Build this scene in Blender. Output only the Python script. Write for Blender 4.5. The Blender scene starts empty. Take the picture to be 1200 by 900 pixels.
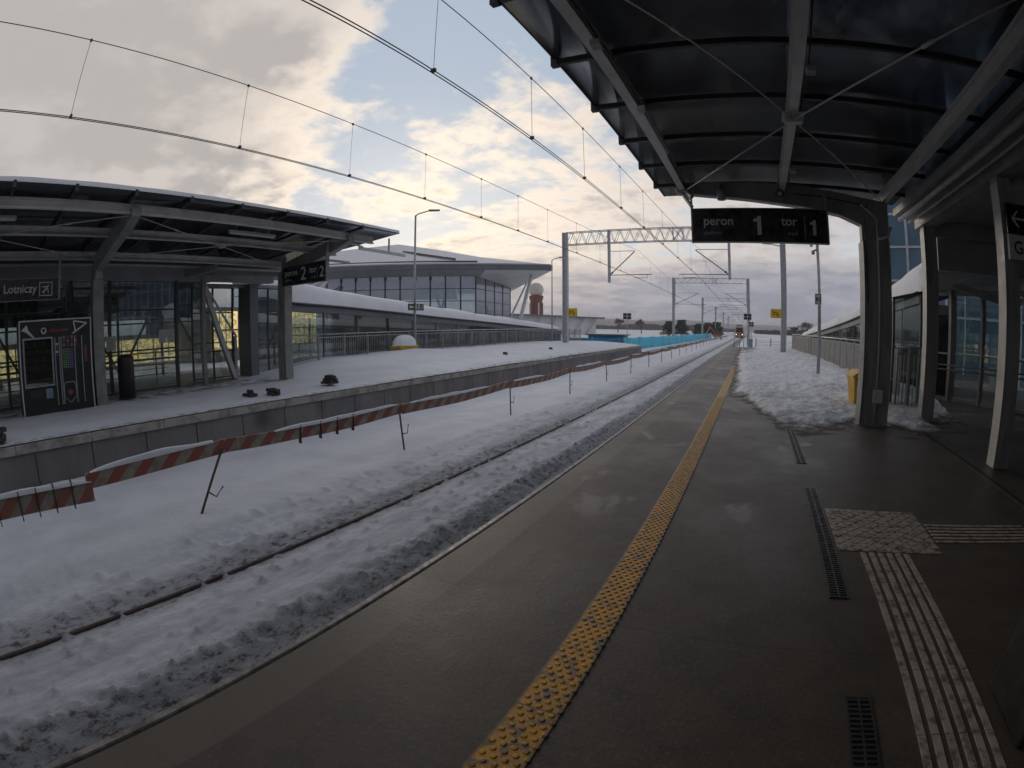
import bpy, bmesh, math, random
import numpy as np
from mathutils import Vector, Matrix, noise as mnoise
R = math.radians
random.seed(7)
rng = np.random.default_rng(11)
S = bpy.context.scene
col = S.collection

# ---------------------------------------------------------------- camera
cd = bpy.data.cameras.new('camera'); cam = bpy.data.objects.new('camera', cd); col.objects.link(cam)
S.camera = cam
cd.type = 'PANO'
cd.sensor_fit = 'HORIZONTAL'; cd.sensor_width = 36.0
cd.clip_start = 0.05; cd.clip_end = 8000
cd.panorama_type = 'FISHEYE_LENS_POLYNOMIAL'
cd.fisheye_fov = R(180)
cd.fisheye_polynomial_k0 = 0.0
cd.fisheye_polynomial_k1 = -1.0/(0.971195756*18.0)
cd.fisheye_polynomial_k2 = 0.0
cd.fisheye_polynomial_k3 = -0.0116095872/(0.971195756*18.0**3)
cd.fisheye_polynomial_k4 = 0.0
yaw, pitch, roll = -4.80009903e-01, -1.15815496e-01, -1.79819533e-03
F = Vector((math.sin(yaw)*math.cos(pitch), math.cos(yaw)*math.cos(pitch), math.sin(pitch)))
Rt = Vector((math.cos(yaw), -math.sin(yaw), 0)); U0 = Rt.cross(F)
R2 = math.cos(roll)*Rt + math.sin(roll)*U0; U2 = -math.sin(roll)*Rt + math.cos(roll)*U0
m = Matrix.Identity(4)
for i in range(3):
    m[i][0] = R2[i]; m[i][1] = U2[i]; m[i][2] = -F[i]
m[0][3], m[1][3], m[2][3] = 0, 0, 1.6
cam.matrix_world = m

HAZE = 0.0006
# ---------------------------------------------------------------- world, sun, exposure
SUN_AZ, SUN_EL = -38.0, 11.0        # azimuth from +Y towards +X, degrees
W = bpy.data.worlds.new('World'); S.world = W; W.use_nodes = True
nt = W.node_tree; nt.nodes.clear()
def N(t, **k):
    n = nt.nodes.new(t)
    for a, v in k.items(): setattr(n, a, v)
    return n
def inp(n, **k):
    for a, v in k.items(): n.inputs[a].default_value = v
    return n
LK = lambda a, b: nt.links.new(a, b)
def math_(op, a, b=None, c=None, clamp=False):
    n = N('ShaderNodeMath', operation=op); n.use_clamp = clamp
    for i, v in enumerate((a, b, c)):
        if v is None: continue
        if isinstance(v, (int, float)): n.inputs[i].default_value = v
        else: LK(v, n.inputs[i])
    return n.outputs[0]
def mixc(f, a, b):
    n = N('ShaderNodeMix', data_type='RGBA')
    for s, v in ((n.inputs[0], f), (n.inputs[6], a), (n.inputs[7], b)):
        if isinstance(v, (int, float)): s.default_value = v
        elif isinstance(v, tuple): s.default_value = (*v, 1)
        else: LK(v, s)
    return n.outputs[2]
def smooth(x, lo, hi):
    n = N('ShaderNodeMapRange', interpolation_type='SMOOTHSTEP')
    LK(x, n.inputs[0]); n.inputs[1].default_value = lo; n.inputs[2].default_value = hi
    return n.outputs[0]
sky = N('ShaderNodeTexSky', sky_type='NISHITA', sun_disc=False)
sky.sun_elevation = R(SUN_EL); sky.sun_rotation = R(SUN_AZ); sky.altitude = 100; sky.air_density = 1.0; sky.dust_density = 1.5; sky.ozone_density = 1.5
SKY_STRENGTH = 0.06
tc = N('ShaderNodeTexCoord'); D = tc.outputs['Generated']
sep = N('ShaderNodeSeparateXYZ'); LK(D, sep.inputs[0])
dx, dy, dz = sep.outputs
# cloud-layer coordinates: direction projected on a flat layer overhead
den = math_('ADD', math_('MAXIMUM', dz, 0.0), 0.16)
cx = math_('DIVIDE', dx, den); cy = math_('DIVIDE', dy, den)
cv = N('ShaderNodeCombineXYZ'); LK(cx, cv.inputs[0]); LK(cy, cv.inputs[1]); cv.inputs[2].default_value = 3.7
def fbm(scale, detail, rough, off=(0,0,0), dist=0.0):
    mp = N('ShaderNodeMapping'); LK(cv.outputs[0], mp.inputs[0]); mp.inputs['Location'].default_value = off
    n = N('ShaderNodeTexNoise'); LK(mp.outputs[0], n.inputs['Vector'])
    inp(n, Scale=scale, Detail=detail, Roughness=rough, Distortion=dist)
    return n.outputs['Fac']
def dirdot(az, el):
    v = Vector((math.sin(R(az))*math.cos(R(el)), math.cos(R(az))*math.cos(R(el)), math.sin(R(el))))
    n = N('ShaderNodeVectorMath', operation='DOT_PRODUCT'); LK(D, n.inputs[0]); n.inputs[1].default_value = v
    return n.outputs['Value']
def blob(az, el, r0, r1):     # 1 inside r0 degrees, 0 outside r1
    return smooth(dirdot(az, el), math.cos(R(r1)), math.cos(R(r0)))
n_big = fbm(2.1, 4, 0.58, (0.3, 1.1, 0), 0.25)
n_fine = fbm(6.5, 5, 0.62, (4.2, -1.3, 0), 0.2)
nn = math_('ADD', math_('MULTIPLY', n_big, 0.62), math_('MULTIPLY', n_fine, 0.38))
# where the cloud cover is closed and where it is open
cover = math_('MULTIPLY', blob(-82, 27, 16, 33), 0.26)
cover = math_('ADD', cover, math_('MULTIPLY', blob(-120, 45, 30, 60), 0.3))
cover = math_('ADD', cover, math_('MULTIPLY', smooth(dz, 0.17, 0.07), 0.30))
cover = math_('ADD', cover, math_('MULTIPLY', blob(-27, 15, 6, 16), 0.05))
cover = math_('ADD', cover, math_('MULTIPLY', blob(0, 14, 5, 18), 0.06))
cover = math_('SUBTRACT', cover, math_('MULTIPLY', blob(-33, 33, 3, 13), 0.07))
cover = math_('SUBTRACT', cover, math_('MULTIPLY', blob(-21, 27, 3, 10), 0.05))
cover = math_('SUBTRACT', cover, math_('MULTIPLY', blob(-42, 19, 2, 7), 0.07))
cover = math_('ADD', cover, math_('MULTIPLY', smooth(dy, 0.3, -0.4), 0.3))
dens = math_('ADD', nn, cover)
mask = smooth(dens, 0.455, 0.60)
thick = smooth(dens, 0.56, 0.76)
sund = dirdot(SUN_AZ, SUN_EL)
glow = math_('POWER', math_('MAXIMUM', sund, 0.0), 8.0)
lit = mixc(glow, (0.52, 0.49, 0.49), (1.08, 0.92, 0.74))
shade = mixc(glow, (0.26, 0.265, 0.32), (0.60, 0.52, 0.48))
shade = mixc(blob(-85, 30, 12, 42), shade, (0.44, 0.41, 0.39))
# the thick bank is mottled, never one tone
shade = mixc(math_('MULTIPLY', smooth(fbm(2.3, 5, 0.55, (7, 2, 0), 0.0), 0.43, 0.60), 0.62), shade, lit)
clouds = mixc(thick, lit, shade)
band = math_('MULTIPLY', smooth(dz, 0.17, 0.05), math_('SUBTRACT', 1.0, math_('MULTIPLY', glow, 0.62), clamp=True))
low = mixc(smooth(n_big, 0.42, 0.62), (0.265, 0.275, 0.34), (0.34, 0.345, 0.40))
clouds = mixc(math_('MULTIPLY', band, 0.85), clouds, low)
sv = N('ShaderNodeVectorMath', operation='SCALE'); LK(sky.outputs[0], sv.inputs[0]); sv.inputs['Scale'].default_value = SKY_STRENGTH
blue = mixc(0.80, sv.outputs[0], (0.44, 0.52, 0.63))
blue = mixc(math_('MULTIPLY', smooth(dz, 0.45, 0.12), 0.5), blue, (0.72, 0.72, 0.72))
total = mixc(mask, blue, clouds)
# sky overhead and behind the camera, out of view, dimmed to keep the snow darker
dim = math_('MULTIPLY', smooth(dy, -0.1, -0.75), 0.55)
dim2 = math_('MULTIPLY', smooth(dz, 0.66, 0.95), 0.40)
total = mixc(math_('MAXIMUM', dim, dim2), total, (0.10, 0.108, 0.13))
bg = N('ShaderNodeBackground'); LK(total, bg.inputs[0]); bg.inputs[1].default_value = 1.0
wo = N('ShaderNodeOutputWorld'); LK(bg.outputs[0], wo.inputs[0])

sl = bpy.data.lights.new('sun', 'SUN'); so = bpy.data.objects.new('sun', sl); col.objects.link(so)
sl.energy = 0.5; sl.angle = R(14); sl.color = (1.0, 0.86, 0.70)
sd = Vector((math.sin(R(SUN_AZ))*math.cos(R(SUN_EL)), math.cos(R(SUN_AZ))*math.cos(R(SUN_EL)), math.sin(R(SUN_EL))))
so.rotation_euler = sd.to_track_quat('Z', 'Y').to_euler()

S.view_settings.view_transform = 'Standard'; S.view_settings.look = 'None'
S.view_settings.exposure = 0.20; S.view_settings.gamma = 1.0
S.view_settings.use_curve_mapping = False
S.cycles.max_bounces = 5; S.cycles.diffuse_bounces = 3; S.cycles.glossy_bounces = 3; S.cycles.transparent_max_bounces = 20; S.cycles.volume_bounces = 0
S.cycles.use_adaptive_sampling = True; S.cycles.adaptive_threshold = 0.015
W.cycles.sampling_method = 'MANUAL'; W.cycles.sample_map_resolution = 512
S.cycles.use_denoising = True
S.cycles.caustics_reflective = False; S.cycles.caustics_refractive = False

# ---------------------------------------------------------------- materials
def newmat(name):
    m_ = bpy.data.materials.new(name); m_.use_nodes = True; t = m_.node_tree; t.nodes.clear()
    return m_, t
class T:
    def __init__(s, name):
        s.m, s.t = newmat(name)
        s.out = s.n('ShaderNodeOutputMaterial'); s.bsdf = s.n('ShaderNodeBsdfPrincipled'); s.l(s.bsdf.outputs[0], s.out.inputs[0])
        s.tc = s.n('ShaderNodeTexCoord')
    def n(s, t, **k):
        x = s.t.nodes.new(t)
        for a, v in k.items(): setattr(x, a, v)
        return x
    def l(s, a, b): s.t.links.new(a, b)
    def set(s, sock, v):
        if isinstance(v, (int, float)): sock.default_value = v
        elif isinstance(v, tuple): sock.default_value = (*v, 1) if len(sock.default_value) == 4 and len(v) == 3 else v
        else: s.l(v, sock)
    def noise(s, scale, detail=5, rough=.6, stretch=None, dist=0, off=(0,0,0)):
        mp = s.n('ShaderNodeMapping'); s.l(s.tc.outputs['Object'], mp.inputs[0]); mp.inputs['Location'].default_value = off
        if stretch: mp.inputs['Scale'].default_value = stretch
        x = s.n('ShaderNodeTexNoise'); s.l(mp.outputs[0], x.inputs[0]); x.inputs['Scale'].default_value = scale
        x.inputs['Detail'].default_value = detail; x.inputs['Roughness'].default_value = rough; x.inputs['Distortion'].default_value = dist
        return x.outputs['Fac']
    def mix(s, f, a, b):
        x = s.n('ShaderNodeMix', data_type='RGBA'); s.set(x.inputs[0], f); s.set(x.inputs[6], a); s.set(x.inputs[7], b); return x.outputs[2]
    def ramp(s, v, lo, hi, a=0., b=1., sm=True):
        x = s.n('ShaderNodeMapRange'); x.interpolation_type = 'SMOOTHSTEP' if sm else 'LINEAR'
        s.set(x.inputs[0], v)
        for i, q in enumerate((lo, hi, a, b)): x.inputs[1+i].default_value = q
        return x.outputs[0]
    def mt(s, op, a, b=0.0, clamp=False):
        x = s.n('ShaderNodeMath', operation=op); x.use_clamp = clamp; s.set(x.inputs[0], a); s.set(x.inputs[1], b); return x.outputs[0]
    def xyz(s):
        x = s.n('ShaderNodeSeparateXYZ'); s.l(s.tc.outputs['Object'], x.inputs[0]); return x.outputs
    def bump(s, h, dist=.01, strength=1.0, prev=None):
        x = s.n('ShaderNodeBump'); s.l(h, x.inputs['Height']); x.inputs['Distance'].default_value = dist; x.inputs['Strength'].default_value = strength
        if prev is not None: s.l(prev, x.inputs['Normal'])
        return x.outputs[0]
    def fin(s, color=None, rough=None, metal=None, normal=None, spec=None):
        if color is not None: s.set(s.bsdf.inputs['Base Color'], color)
        if rough is not None: s.set(s.bsdf.inputs['Roughness'], rough)
        if metal is not None: s.set(s.bsdf.inputs['Metallic'], metal)
        if normal is not None: s.l(normal, s.bsdf.inputs['Normal'])
        if spec is not None: s.set(s.bsdf.inputs['Specular IOR Level'], spec)
        return s.m
def pm(name, c, c2=None, scale=4, rough=.6, metal=0, bump=0, bscale=60, lo=.35, hi=.7, spec=.5, rv=.12, stretch=None):
    t = T(name); nz = t.noise(scale, 6, .62, stretch)
    c2 = c2 or tuple(x*.75 for x in c)
    colr = t.mix(t.ramp(nz, lo, hi), c, c2)
    rr = t.ramp(t.noise(scale*2.3, 4), .3, .7, max(0.03, rough-rv), min(1, rough+rv))
    nrm = t.bump(t.noise(bscale, 5, .6), bump) if bump else None
    return t.fin(colr, rr, metal, nrm, spec)
def glass(name, tint, trans=.75, rough=.02, dirt=.0, refl=(.9, .95, 1)):
    t = T(name); t.t.nodes.remove(t.bsdf)
    tr = t.n('ShaderNodeBsdfTransparent'); tr.inputs[0].default_value = (*tint, 1)
    gl = t.n('ShaderNodeBsdfGlossy'); gl.inputs[0].default_value = (*refl, 1); gl.inputs['Roughness'].default_value = rough
    fr = t.n('ShaderNodeFresnel'); fr.inputs[0].default_value = 1.5
    g = t.ramp(fr.outputs[0], 0.0, 1.0, 1-trans, 1.0, False)
    mx = t.n('ShaderNodeMixShader'); t.l(g, mx.inputs[0]); t.l(tr.outputs[0], mx.inputs[1]); t.l(gl.outputs[0], mx.inputs[2])
    df = t.n('ShaderNodeBsdfDiffuse'); df.inputs[0].default_value = (.22, .23, .22, 1)
    mx2 = t.n('ShaderNodeMixShader'); t.l(t.ramp(t.noise(1.7, 6, .7, (1, 1, .5)), .35, .75, dirt*.4, dirt), mx2.inputs[0]); t.l(mx.outputs[0], mx2.inputs[1]); t.l(df.outputs[0], mx2.inputs[2])
    t.l(mx2.outputs[0], t.out.inputs[0]); return t.m
def emis(name, c, st):
    t = T(name); t.set(t.bsdf.inputs['Emission Color'], c); t.bsdf.inputs['Emission Strength'].default_value = st
    return t.fin(c, .5)

M = {}
M['paint'] = pm('grey_painted_steel', (.30, .30, .29), (.21, .21, .20), 3, .42, 0, .0006, 120)
M['paint_light'] = pm('light_grey_steel', (.64, .63, .61), (.50, .50, .49), 3, .42)
M['column'] = pm('column_paint', (.34, .33, .31), (.20, .185, .165), 3.2, .5, 0, .0008, 90, .42, .72, .5, .12, (2.2, 2.2, .35))
M['galv'] = pm('galvanised_steel', (.42, .44, .46), (.30, .31, .33), 9, .42, .55)
M['mast'] = pm('mast_steel', (.60, .62, .64), (.42, .44, .46), 7, .5, .2)
M['dark_steel'] = pm('dark_steel', (.035, .035, .037), (.055, .052, .05), 6, .5)
M['wire'] = pm('wire_copper_dark', (.05, .045, .045), (.08, .06, .05), 6, .5, .4)
M['black'] = pm('black_sign_face', (.012, .012, .013), (.02, .02, .022), 3, .28)
M['black_rough'] = pm('black_plastic', (.015, .015, .016), (.028, .028, .028), 5, .5, 0, .001, 80)
M['white_sign'] = pm('white_sign_print', (.62, .62, .60), (.52, .52, .50), 10, .5)
M['grey_print'] = pm('grey_sign_print', (.34, .34, .34), (.28, .28, .28), 10, .5)
M['yellow'] = pm('yellow_plastic', (.62, .38, .03), (.45, .28, .03), 3, .5)
M['yellow_sign'] = pm('yellow_sign_plate', (.80, .55, .03), (.66, .45, .03), 3, .5)
M['cream'] = pm('radome_cream', (.72, .68, .56), (.62, .58, .47), .6, .6)
M['tower_red'] = pm('tower_red', (.26, .075, .05), (.20, .06, .045), .8, .6)
M['white_paint'] = pm('white_paint', (.66, .66, .65), (.52, .53, .53), 3, .5)
M['fascia'] = pm('fascia_metal', (.17, .185, .20), (.13, .14, .155), .8, .42, .2)
M['soffit'] = pm('soffit_panel', (.34, .355, .355), (.26, .275, .275), 1.2, .5)
M['soffit_white'] = pm('soffit_white', (.72, .71, .68), (.6, .6, .58), .4, .6)
M['frame_dark'] = pm('glazing_frame_dark', (.06, .068, .072), (.08, .088, .09), 3, .45)
M['frame_white'] = pm('glazing_frame_white', (.62, .65, .68), (.5, .53, .56), 3, .5)
M['handrail'] = pm('steel_handrail', (.50, .51, .51), (.38, .38, .38), 6, .35, .6)
M['rail_web'] = pm('rail_rust', (.07, .05, .04), (.11, .08, .06), 9, .7)
M['rail_head'] = pm('rail_head_worn', (.30, .29, .28), (.16, .14, .13), 9, .5, .5, 0, 60, .35, .65)
M['block'] = pm('dark_paving_block', (.045, .04, .038), (.085, .075, .07), 12, .8, 0, .004, 40)
M['wood_pin'] = pm('rusty_pin', (.085, .065, .055), (.14, .10, .08), 14, .75, .2)
M['shelter_glass'] = glass('shelter_glass', (.89, .93, .91), .90, .02, .12)
M['ramp_glass'] = glass('ramp_glass', (.85, .91, .90), .86, .03, .14)
M['terminal_glass'] = glass('terminal_glass', (.66, .74, .79), .66, .03, .10)
M['office_glass'] = pm('office_glass', (.06, .14, .21), (.10, .21, .29), .25, .08, 0, 0, 60, .35, .7, .8, .04)
M['machine_glass'] = glass('machine_glass', (.6, .65, .65), .85, .02, .03)
M['bark'] = pm('bark', (.06, .045, .035), (.09, .07, .055), 3, .9)
M['conifer'] = pm('conifer_needles', (.065, .075, .062), (.10, .105, .085), .9, .8)  # needle colour lightened to imitate fading into distant haze
M['twigs'] = pm('bare_twigs', (.085, .06, .045), (.12, .085, .06), .6, .9)
M['woods'] = pm('far_woods', (.13, .105, .09), (.09, .085, .08), .02, .95)
M['hill'] = pm('far_hills', (.28, .285, .31), (.36, .36, .39), .004, .95)
M['interior_dark'] = pm('interior_wall', (.12, .12, .11), (.08, .08, .075), .8, .7)
M['green'] = pm('green_machine_paint', (.04, .16, .07), (.03, .11, .05), 2, .5)
M['orange'] = pm('orange_machine_paint', (.45, .16, .05), (.35, .12, .05), 2, .5)
M['conc_panel'] = None

def snow_mat(name, dirt_fn=None, base=(.77, .80, .86), bd=.02, roughcol=(.68, .71, .77)):
    t = T(name)
    c = t.mix(t.ramp(t.noise(1.1, 6, .6), .35, .7), base, roughcol)
    if dirt_fn: c = dirt_fn(t, c)
    b1 = t.bump(t.noise(9, 6, .62), bd)
    b2 = t.bump(t.noise(70, 4, .6), .004, 1.0, b1)
    t.bsdf.inputs['Subsurface Weight'].default_value = 0
    return t.fin(c, .75, 0, b2, .25)
def track_dirt(t, c):
    x, y, z = t.xyz()
    w = t.mt('ADD', x, t.mt('MULTIPLY', t.mt('SUBTRACT', t.noise(1.6, 5, .6), .5), .25))
    def near(x0, r0, r1): return t.ramp(t.mt('ABSOLUTE', t.mt('SUBTRACT', w, x0)), r1, r0)
    a = t.mt('MAXIMUM', t.mt('MULTIPLY', near(-4.40, .05, .46), .90), t.mt('MULTIPLY', near(-3.12, .06, .40), .85))
    a = t.mt('MAXIMUM', a, t.ramp(x, -3.16, -3.0))
    spk = t.ramp(t.noise(15, 6, .75, (1, .45, 1)), .48, .66)
    band = t.mt('MULTIPLY', t.mt('MULTIPLY', t.ramp(w, -5.6, -4.6), t.ramp(w, -2.8, -3.2)), .42)
    a2 = t.mt('MULTIPLY', spk, t.mt('MAXIMUM', band, a))
    f = t.mt('MULTIPLY', t.mt('ADD', t.mt('MULTIPLY', a, .62), t.mt('MULTIPLY', a2, .55)), 1.0, clamp=True)
    f = t.mt('MAXIMUM', f, t.mt('MULTIPLY', band, t.ramp(t.noise(3.0, 6, .7, (1, .22, 1)), .35, .65, .25, 1.0)))
    return t.mix(f, c, (.095, .088, .084))
M['snow'] = snow_mat('snow_clean')
M['snow_track'] = snow_mat('snow_track', track_dirt)
M['snow_roof'] = snow_mat('snow_roof', None, (.80, .82, .87), .03, (.73, .75, .80))
def bank_dirt(t, c):
    x, y, z = t.xyz()
    h = t.mt('ADD', z, t.mt('MULTIPLY', t.mt('SUBTRACT', t.noise(3.5, 6, .68), .5), .13))
    c = t.mix(t.ramp(h, .075, .0), c, (.085, .072, .06))
    spk = t.mt('MULTIPLY', t.ramp(t.noise(9, 6, .7), .50, .72), t.ramp(y, 24, 9, .1, .55))
    return t.mix(spk, c, (.30, .27, .25))
M['snow_bank'] = snow_mat('snow_bank', bank_dirt, (.76, .78, .82), .05, (.62, .64, .68))
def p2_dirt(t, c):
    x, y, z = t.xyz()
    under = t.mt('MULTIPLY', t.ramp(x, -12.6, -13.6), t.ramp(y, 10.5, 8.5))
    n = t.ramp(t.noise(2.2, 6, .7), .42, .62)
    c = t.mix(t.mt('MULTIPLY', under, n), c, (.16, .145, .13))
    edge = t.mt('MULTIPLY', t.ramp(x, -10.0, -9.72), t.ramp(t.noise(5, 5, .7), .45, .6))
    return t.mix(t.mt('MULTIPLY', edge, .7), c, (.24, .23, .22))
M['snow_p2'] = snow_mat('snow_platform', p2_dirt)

def deck_mat():
    t = T('wet_platform_concrete'); x, y, z = t.xyz()
    big = t.noise(.55, 6, .62, (1, .8, 1)); fine = t.noise(38, 5, .7); mid = t.noise(3.2, 6, .65)
    c = t.mix(t.ramp(mid, .35, .7), (.088, .073, .061), (.062, .052, .044))
    c = t.mix(t.mt('MULTIPLY', t.ramp(fine, .5, .72), .5), c, (.17, .155, .14))
    # lighter kerb stones along the edge
    kerb = t.ramp(x, -1.60, -1.62)
    c = t.mix(t.mt('MULTIPLY', kerb, .38), c, (.20, .18, .15))
    # dried frosty streaks further away
    fr = t.mt('MULTIPLY', t.ramp(t.noise(.8, 6, .6, (.55, 1.5, 1), 0, (3, 1, 0)), .50, .66), t.ramp(y, 5.5, 13))
    c = t.mix(t.mt('MULTIPLY', fr, .5), c, (.27, .26, .25))
    gr = t.ramp(t.noise(140, 2, .5), .70, .76); c = t.mix(t.mt('MULTIPLY', gr, .5), c, (.30, .28, .26))
    st = t.ramp(t.noise(2.2, 6, .75, (1, 1, 1), .8, (2, 8, 0)), .60, .70); c = t.mix(t.mt('MULTIPLY', st, .35), c, (.03, .026, .022))
    # transverse joints
    j = t.mt('ABSOLUTE', t.mt('SUBTRACT', t.mt('FRACT', t.mt('MULTIPLY', t.mt('ADD', y, .75), 1/3.05)), .5))
    jl = t.ramp(j, .4965, .4985)
    c = t.mix(t.mt('MULTIPLY', jl, .35), c, (.03, .027, .024))
    wet = t.ramp(big, .40, .60)
    pud = t.ramp(t.noise(1.5, 5, .6, (1, .7, 1), .4, (9, 4, 0)), .56, .68)
    wet2 = t.mt('MAXIMUM', t.mt('MULTIPLY', wet, .55), t.mt('MULTIPLY', pud, t.ramp(y, 2.2, 4.5, 0, .85)))
    r = t.mt('ADD', t.ramp(wet2, 0, 1, .50, .31), t.mt('MULTIPLY', fine, .12))
    c = t.mix(t.mt('MULTIPLY', wet2, .35), c, (.05, .044, .038))
    nb = t.bump(fine, .0025, .8, t.bump(mid, .004))
    return t.fin(c, r, 0, nb, .36)
M['deck'] = deck_mat()
def yel_mat():
    t = T('worn_yellow_tactile'); x, y, z = t.xyz()
    n1 = t.noise(13, 6, .7); n2 = t.noise(2.5, 4, .6)
    c = t.mix(t.ramp(n2, .35, .65), (.62, .30, .014), (.50, .255, .02))
    worn = t.mt('MULTIPLY', t.ramp(n1, .50, .60), .8)
    c = t.mix(worn, c, (.13, .11, .09))
    ed = t.mt('ABSOLUTE', t.mt('ADD', x, .66)); c = t.mix(t.mt('MULTIPLY', t.ramp(t.mt('ADD', ed, t.mt('MULTIPLY', n1, .06)), .105, .135), .75), c, (.07, .06, .05))
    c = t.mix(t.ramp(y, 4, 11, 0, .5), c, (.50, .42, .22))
    j = t.mt('ABSOLUTE', t.mt('SUBTRACT', t.mt('FRACT', t.mt('MULTIPLY', y, 1/.50)), .5))
    c = t.mix(t.mt('MULTIPLY', t.ramp(j, .488, .494), .8), c, (.05, .045, .04))
    return t.fin(c, .45, 0, t.bump(n1, .002))
M['tactile_yellow'] = yel_mat()
M['tactile_pale'] = pm('worn_pale_tactile', (.40, .355, .30), (.13, .11, .09), 11, .55, 0, .003, 60, .44, .68)
M['dark_gap'] = pm('drain_black', (.012, .012, .012), (.02, .02, .02), 30, .4)
def panel_mat():
    t = T('grey_panel_concrete'); x, y, z = t.xyz()
    nz = t.noise(1.3, 6, .65, (1, 1, .35)); c = t.mix(t.ramp(nz, .3, .72), (.205, .20, .195), (.13, .126, .12))
    # soot marks
    def spot(y0, z0, r):
        a = t.mt('SUBTRACT', y, y0); b = t.mt('SUBTRACT', z, z0)
        d = t.mt('SQRT', t.mt('ADD', t.mt('MULTIPLY', a, a), t.mt('MULTIPLY', b, b)))
        d = t.mt('ADD', d, t.mt('MULTIPLY', t.mt('SUBTRACT', t.noise(6), .5), .15)); return t.ramp(d, r, 0)
    c = t.mix(t.mt('MULTIPLY', spot(6.3, -.35, .42), .75), c, (.045, .03, .025))
    c = t.mix(t.mt('MULTIPLY', spot(8.2, -.30, .35), .5), c, (.07, .05, .04))
    return t.fin(c, .7, 0, t.bump(t.noise(40), .001))
M['conc_panel'] = panel_mat()
M['coping'] = pm('coping_concrete', (.36, .345, .315), (.20, .19, .17), 3.5, .8, 0, .003, 50, .38, .66)
def stripe_mat(name, fade):
    t = T(name); x, y, z = t.xyz()
    s = t.mt('FRACT', t.mt('MULTIPLY', t.mt('SUBTRACT', y, z), 1/.36))
    st = t.ramp(s, .48, .52)
    red = (.42-.14*fade, .045+.08*fade, .035+.06*fade); wh = (.42-.10*fade, .40-.12*fade, .37-.14*fade)
    c = t.mix(st, wh, red)
    c = t.mix(t.mt('MULTIPLY', t.ramp(t.noise(7, 6, .7), .42, .66), .35+.45*fade), c, (.20, .14, .10))
    return t.fin(c, .65)
M['stripes'] = stripe_mat('red_white_boards', .70)
M['stripes_faded'] = stripe_mat('faded_red_white_boards', .85)
def roof_glass_mat():
    # smoked sheets: a little sky comes through, less where old snow and grime lie on them
    t = T('smoked_roof_sheet'); t.t.nodes.remove(t.bsdf); x, y, z = t.xyz()
    tr = t.n('ShaderNodeBsdfTransparent')
    cell = t.n('ShaderNodeTexWhiteNoise', noise_dimensions='2D'); cv_ = t.n('ShaderNodeCombineXYZ')
    t.l(t.mt('FLOOR', t.mt('MULTIPLY', x, 1/1.6)), cv_.inputs[0]); t.l(t.mt('FLOOR', t.mt('MULTIPLY', t.mt('ADD', y, -.61), 1/1.305)), cv_.inputs[1]); t.l(cv_.outputs[0], cell.inputs['Vector'])
    f = t.mt('MULTIPLY', t.ramp(cell.outputs['Value'], .2, .9, .12, 1.0), t.ramp(t.noise(1.1, 6, .65, (1, .7, 1)), .35, .62, .15, 1.0))
    f = t.mt('MULTIPLY', f, t.ramp(t.noise(16, 4, .6), .3, .6, .7, 1.0))
    t.l(t.mix(f, (.09, .092, .10), (.34, .345, .36)), tr.inputs[0])
    gl = t.n('ShaderNodeBsdfGlossy'); gl.inputs[0].default_value = (.9, .95, 1, 1); gl.inputs['Roughness'].default_value = .14
    fr = t.n('ShaderNodeFresnel'); fr.inputs[0].default_value = 1.5
    df = t.n('ShaderNodeBsdfDiffuse'); df.inputs[0].default_value = (.075, .075, .08, 1)
    m1 = t.n('ShaderNodeMixShader'); m1.inputs[0].default_value = .35; t.l(tr.outputs[0], m1.inputs[1]); t.l(df.outputs[0], m1.inputs[2])
    m2 = t.n('ShaderNodeMixShader'); t.l(fr.outputs[0], m2.inputs[0]); t.l(m1.outputs[0], m2.inputs[1]); t.l(gl.outputs[0], m2.inputs[2])
    t.l(m2.outputs[0], t.out.inputs[0]); return t.m
M['roof_glass'] = roof_glass_mat()
def blue_mat(name, a, b):
    t = T(name); c = t.mix(t.ramp(t.noise(.8, 6, .65), .35, .7), a, b); return t.fin(c, .55)
M['blue'] = blue_mat('cyan_fabric', (.04, .56, .76), (.07, .44, .60)); M['blue_deep'] = blue_mat('blue_fabric', (.03, .22, .44), (.05, .30, .50))
def ground_mat():
    t = T('snowy_fields')
    c = t.mix(t.ramp(t.noise(.010, 6, .6, (1, 2.2, 1)), .50, .64), (.60, .62, .67), (.23, .20, .17))
    return t.fin(c, .8)
M['ground'] = ground_mat()
def lit_mat():
    t = T('warm_lit_panes')
    n = t.noise(2.6, 4, .6, (1, 1, 1.6)); x = t.mix(t.ramp(n, .38, .62), (.26, .19, .08), (.82, .62, .28))
    t.set(t.bsdf.inputs['Emission Color'], x); t.bsdf.inputs['Emission Strength'].default_value = 1.0
    return t.fin((.2, .16, .08), .6)
M['lit'] = lit_mat()
M['lamp_on'] = emis('headlight', (1, .93, .8), 3)
M['tube'] = pm('lamp_tube_plastic', (.62, .63, .64), (.55, .56, .57), 4, .4)

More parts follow.
